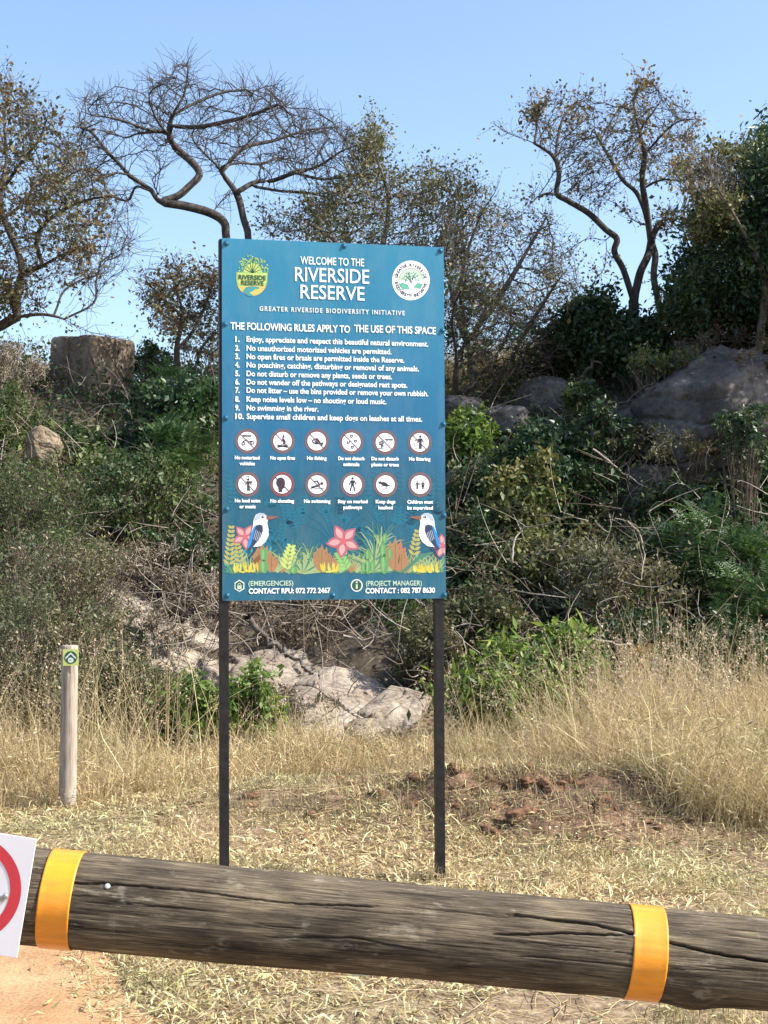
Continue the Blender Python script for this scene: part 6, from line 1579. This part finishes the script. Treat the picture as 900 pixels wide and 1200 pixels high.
V = np.stack([c - d * (L_ / 2)[:, None], c + s * (W_ / 2)[:, None] + bow, c + d * (L_ / 2)[:, None], c - s * (W_ / 2)[:, None] + bow], 1).reshape(-1, 3)
i = np.arange(n)[:, None] * 4; Fc = np.concatenate([i + np.array([[0, 3, 1]]), i + np.array([[1, 3, 2]])], 0)
tag(np_mesh('straw_litter', V, Fc, STRAW), 'matted dry straw and leaf litter on the ground', 'litter', kind='stuff')
# short dry turf and green weeds
n = 90000
y = rg.uniform(4.4, 11.4, n); x = rg.uniform(-1, 1, n) * (.27 * y + 1.0); q = np.stack([x, y, 0 * x], 1)
k = (fbm(q * 1.6, 4, 141) > -.12) & ~on_track(x, y) & (np.exp(-(((x - MND[0]) / 1.1) ** 2 + ((y - MND[1] + .25) / .7) ** 2)) < .5)
x, y = x[k], y[k]; V, Fq, _, _ = blades(x, y, H(x, y), rg, rg.uniform(.015, .08, len(x)), np.full(len(x), .0035), 1.3, 2)
tag(np_mesh('short_turf', V, Fq, GRASS), 'short dry turf in patches', 'grass', kind='stuff')
n = 30000
y = rg.uniform(4.4, 10.8, n); x = rg.uniform(-1, 1, n) * (.27 * y + 1.0); q = np.stack([x, y, 0 * x], 1)
k = (fbm(q * 1.9, 3, 151) > .27) & ~on_track(x, y)
x, y = x[k], y[k]; V, Fq, _, _ = blades(x, y, H(x, y), rg, rg.uniform(.02, .09, len(x)), np.full(len(x), .006), .8, 2)
tag(np_mesh('green_weeds', V, Fq, G_YEL), 'small green weeds in the dry turf', 'weeds', kind='stuff')
# clods on the red mound
V0, F0 = ICO[2]; Vs = []; Fs = []; off = 0
for k in range(260):
    xx = MND[0] + rg.normal() * .62; yy = MND[1] - .2 + rg.normal() * .42; r_ = rg.lognormal(math.log(.008), .5)
    v = V0 * r_ * rg.uniform(.6, 1.2, 3) ; v = v + .3 * r_ * fbm(V0 * 1.7 + k, 2, 5)[:, None]; v = v + [xx, yy, H1(xx, yy) + r_ * .3]
    Vs.append(v); Fs.append(F0 + off); off += len(v)
CLOD = plain('red_earth_clod', (.22, .13, .09), .95, .1, var=.35, scale=40, bump=.4)
tag(np_mesh('earth_clods', np.concatenate(Vs), np.concatenate(Fs), CLOD), 'loose reddish clods on the disturbed mound', 'clods', kind='stuff')

# long straws lying on the ground, tufts at the foot of each post
n = 3000; y = rg.uniform(4.5, 11, n); x = rg.uniform(-1, 1, n) * (.27 * y + .8); ch = []
for xx, yy in zip(x[~on_track(x, y)], y[~on_track(x, y)]):
    a_ = rg.uniform(0, 6.3); l_ = rg.uniform(.08, .34); tt = np.linspace(-.5, .5, 5); b_ = rg.normal() * .25
    p = np.stack([xx + np.cos(a_) * l_ * tt - np.sin(a_) * b_ * l_ * tt ** 2, yy + np.sin(a_) * l_ * tt + np.cos(a_) * b_ * l_ * tt ** 2, 0 * tt], 1); p[:, 2] = H1(xx, yy) + .014 + .05 * rg.uniform() * (tt + .5) * l_ * 4 * .5
    ch.append((p, np.linspace(.0026, .0015, 5)))
V, Fq = tubes(ch, 3); tag(np_mesh('long_straws', V, Fq, GRASS), 'long dry straws lying flat on the ground', 'litter', kind='stuff')
pf = [(b_origin[0] + bx[0] * xq, b_origin[1] + bx[1] * xq) for xq in (post_x(263), post_x(515.5))] + [(tb[0], tb[1])]
x = np.concatenate([np.full(150, a) for a, _ in pf]); y = np.concatenate([np.full(150, b_) for _, b_ in pf]); aa = rg.uniform(0, 6.3, len(x)); rr0 = rg.uniform(.04, .16, len(x))
x = x + np.cos(aa) * rr0; y = y + np.sin(aa) * rr0 + .02
V, Fq, _, _ = blades(x, y, H(x, y) - .005, rg, rg.uniform(.03, .13, len(x)), np.full(len(x), .005), .8, 2); tag(np_mesh('post_foot_grass', V, Fq, GRASS), 'short grass round the feet of the posts', 'grass', kind='stuff')
# rough lumps of turned earth and turf on the two low mounds
V0, F0 = ICO[3]; Vs = []; Fs = []; off = 0
for k in range(190):
    if k < 150: xx, yy = MND[0] + rg.normal() * .75, MND[1] - .05 + rg.normal() * .40
    else: xx, yy = -.55 + rg.normal() * .7, 9.75 + rg.normal() * .35
    r_ = rg.lognormal(math.log(.024), .45); n3 = fbm(V0 * 1.6 + k * 3.1, 4, 5 + k)
    v = V0 * (1 + .75 * n3[:, None]) * r_ * np.array([rg.uniform(.9, 1.8), rg.uniform(.8, 1.3), rg.uniform(.45, .8)]); a_ = rg.uniform(0, 3.1)
    v = v @ np.array([[math.cos(a_), math.sin(a_), 0], [-math.sin(a_), math.cos(a_), 0], [0, 0, 1]]) + [xx, yy, H1(xx, yy) + r_ * .12]
    Vs.append(v); Fs.append(F0 + off); off += len(v)
EARTH = plain('turned_earth', (.15, .082, .05), .97, .08, var=.55, scale=26, bump=.9)
tag(np_mesh('turf_lumps', np.concatenate(Vs), np.concatenate(Fs), EARTH), 'rough brown lumps of turned earth on the low mounds', 'clods', kind='stuff')
n = 5200; k_ = rg.random(n) < .6; x = np.where(k_, MND[0] + rg.normal(size=n) * .9, -.55 + rg.normal(size=n) * .8); y = np.where(k_, MND[1] + rg.normal(size=n) * .5, 9.75 + rg.normal(size=n) * .45)
V, Fq, _, _ = blades(x, y, H(x, y) - .005, rg, rg.uniform(.03, .14, n), np.full(n, .0045), 1.2, 2)
DEADG = leaf_mat('dead_brown_grass', [(.10, .075, .045), (.22, .17, .10), (.36, .29, .18)], .2, .7, .2)
tag(np_mesh('dead_stubble', V, Fq, DEADG), 'brown dead stubble on the low mounds', 'grass', kind='stuff')
# extra short stubble and sticks over the mound
n = 2600; x = MND[0] + rg.normal(size=n) * .8; y = MND[1] + rg.normal(size=n) * .5
V, Fq, _, _ = blades(x, y, H(x, y) - .005, rg, rg.uniform(.03, .16, n), np.full(n, .005), 1.1, 2); tag(np_mesh('mound_stubble', V, Fq, GRASS), 'sparse dead stubble on the reddish mound', 'grass', kind='stuff')
ch = []
for k in range(150):
    xx = MND[0] + rg.normal() * .8; yy = MND[1] - .1 + rg.normal() * .45; a_ = rg.uniform(0, 6.3); l_ = rg.uniform(.08, .45)
    p = np.array([xx, yy, 0]) + np.stack([np.cos(a_) * l_ * np.linspace(-.5, .5, 6), np.sin(a_) * l_ * np.linspace(-.5, .5, 6), 0 * np.linspace(0, 1, 6)], 1); p += rg.normal(size=(6, 3)) * .008; p[:, 2] = H(p[:, 0], p[:, 1]) + .012 + .03 * rg.uniform() * np.linspace(0, 1, 6)
    ch.append((p, np.linspace(.004, .002, 6)))
V, Fq = tubes(ch, 4); tag(np_mesh('mound_sticks', V, Fq, TWIG_BROWN), 'thin sticks lying over the reddish mound', 'twigs', kind='stuff')

# long thin vines and dead stems looping in front of the bushes on the right
rg = np.random.default_rng(321); ch = []
for k in range(420):
    px = rg.uniform(520, 930) if k < 300 else rg.uniform(60, 260); py = rg.uniform(430, 800) if k < 300 else rg.uniform(560, 760)
    h_ = hit(px, py); p0 = P(px, py, h_[1] - rg.uniform(.15, .75)); a = rg.uniform(0, 2 * np.pi); l_ = rg.lognormal(math.log(.45), .5)
    d = np.array([np.cos(a), .25 * rg.normal(), np.sin(a) * .8]); c = np.cross(d, [0, 1, 0]) * rg.normal() * .45; tt = np.linspace(-.5, .5, 12)[:, None]
    p = p0 + d * l_ * tt + c * l_ * (.25 - tt ** 2) * 2 + np.cumsum(rg.normal(size=(12, 3)) * .007, 0); ch.append((p, np.linspace(.0075, .003, 12) * rg.uniform(.5, 1.1)))
for k_, mm in ((0, TWIG_PALE), (1, TWIG_BROWN)):
    V, Fq = tubes(ch[k_::2], 4); tag(np_mesh('vines', V, Fq, mm, smooth=True), ['pale dry vines looping over the bushes', 'brown dry vines looping over the bushes'][k_], 'vines', kind='stuff')

GROUPS = {'rock_slab': 'slabs of the rocky outcrop', 'boulder': 'boulders on the hillside', 'rock_outcrop': 'rock faces on the right hillside', 'stone': 'loose stones', 'pebble': 'pebbles on the sandy track', 'dead_branch': 'dead branches in the scrub', 'barrier_upright': 'uprights of the barrier',
          'dark_shrub': 'dark shrubs on the slope', 'leafy_plant': 'bright green leafy plants', 'feathery_shrub': 'feathery-leaved shrubs', 'grey_thorn_bush': 'grey thorn bushes at lower left', 'dry_brush': 'clumps of dry brush', 'climber_mass': 'climbers at upper left', 'dark_climber': 'climbers over the right rocks', 'leafy_shrub': 'green leafy shrubs', 'thorn_bush': 'thorn bushes at far left', 'tangled_bush': 'olive tangled bushes', 'yellow_green_bush': 'yellow-green bushes', 'low_shrub': 'small low shrubs', 'rock': 'dark rocks by the square boulder'}
for o in list(COL.objects):
    if o.parent is None and 'label' in o and 'group' not in o:
        g = GROUPS.get(o.name.split('.')[0])
        if g: o['group'] = g
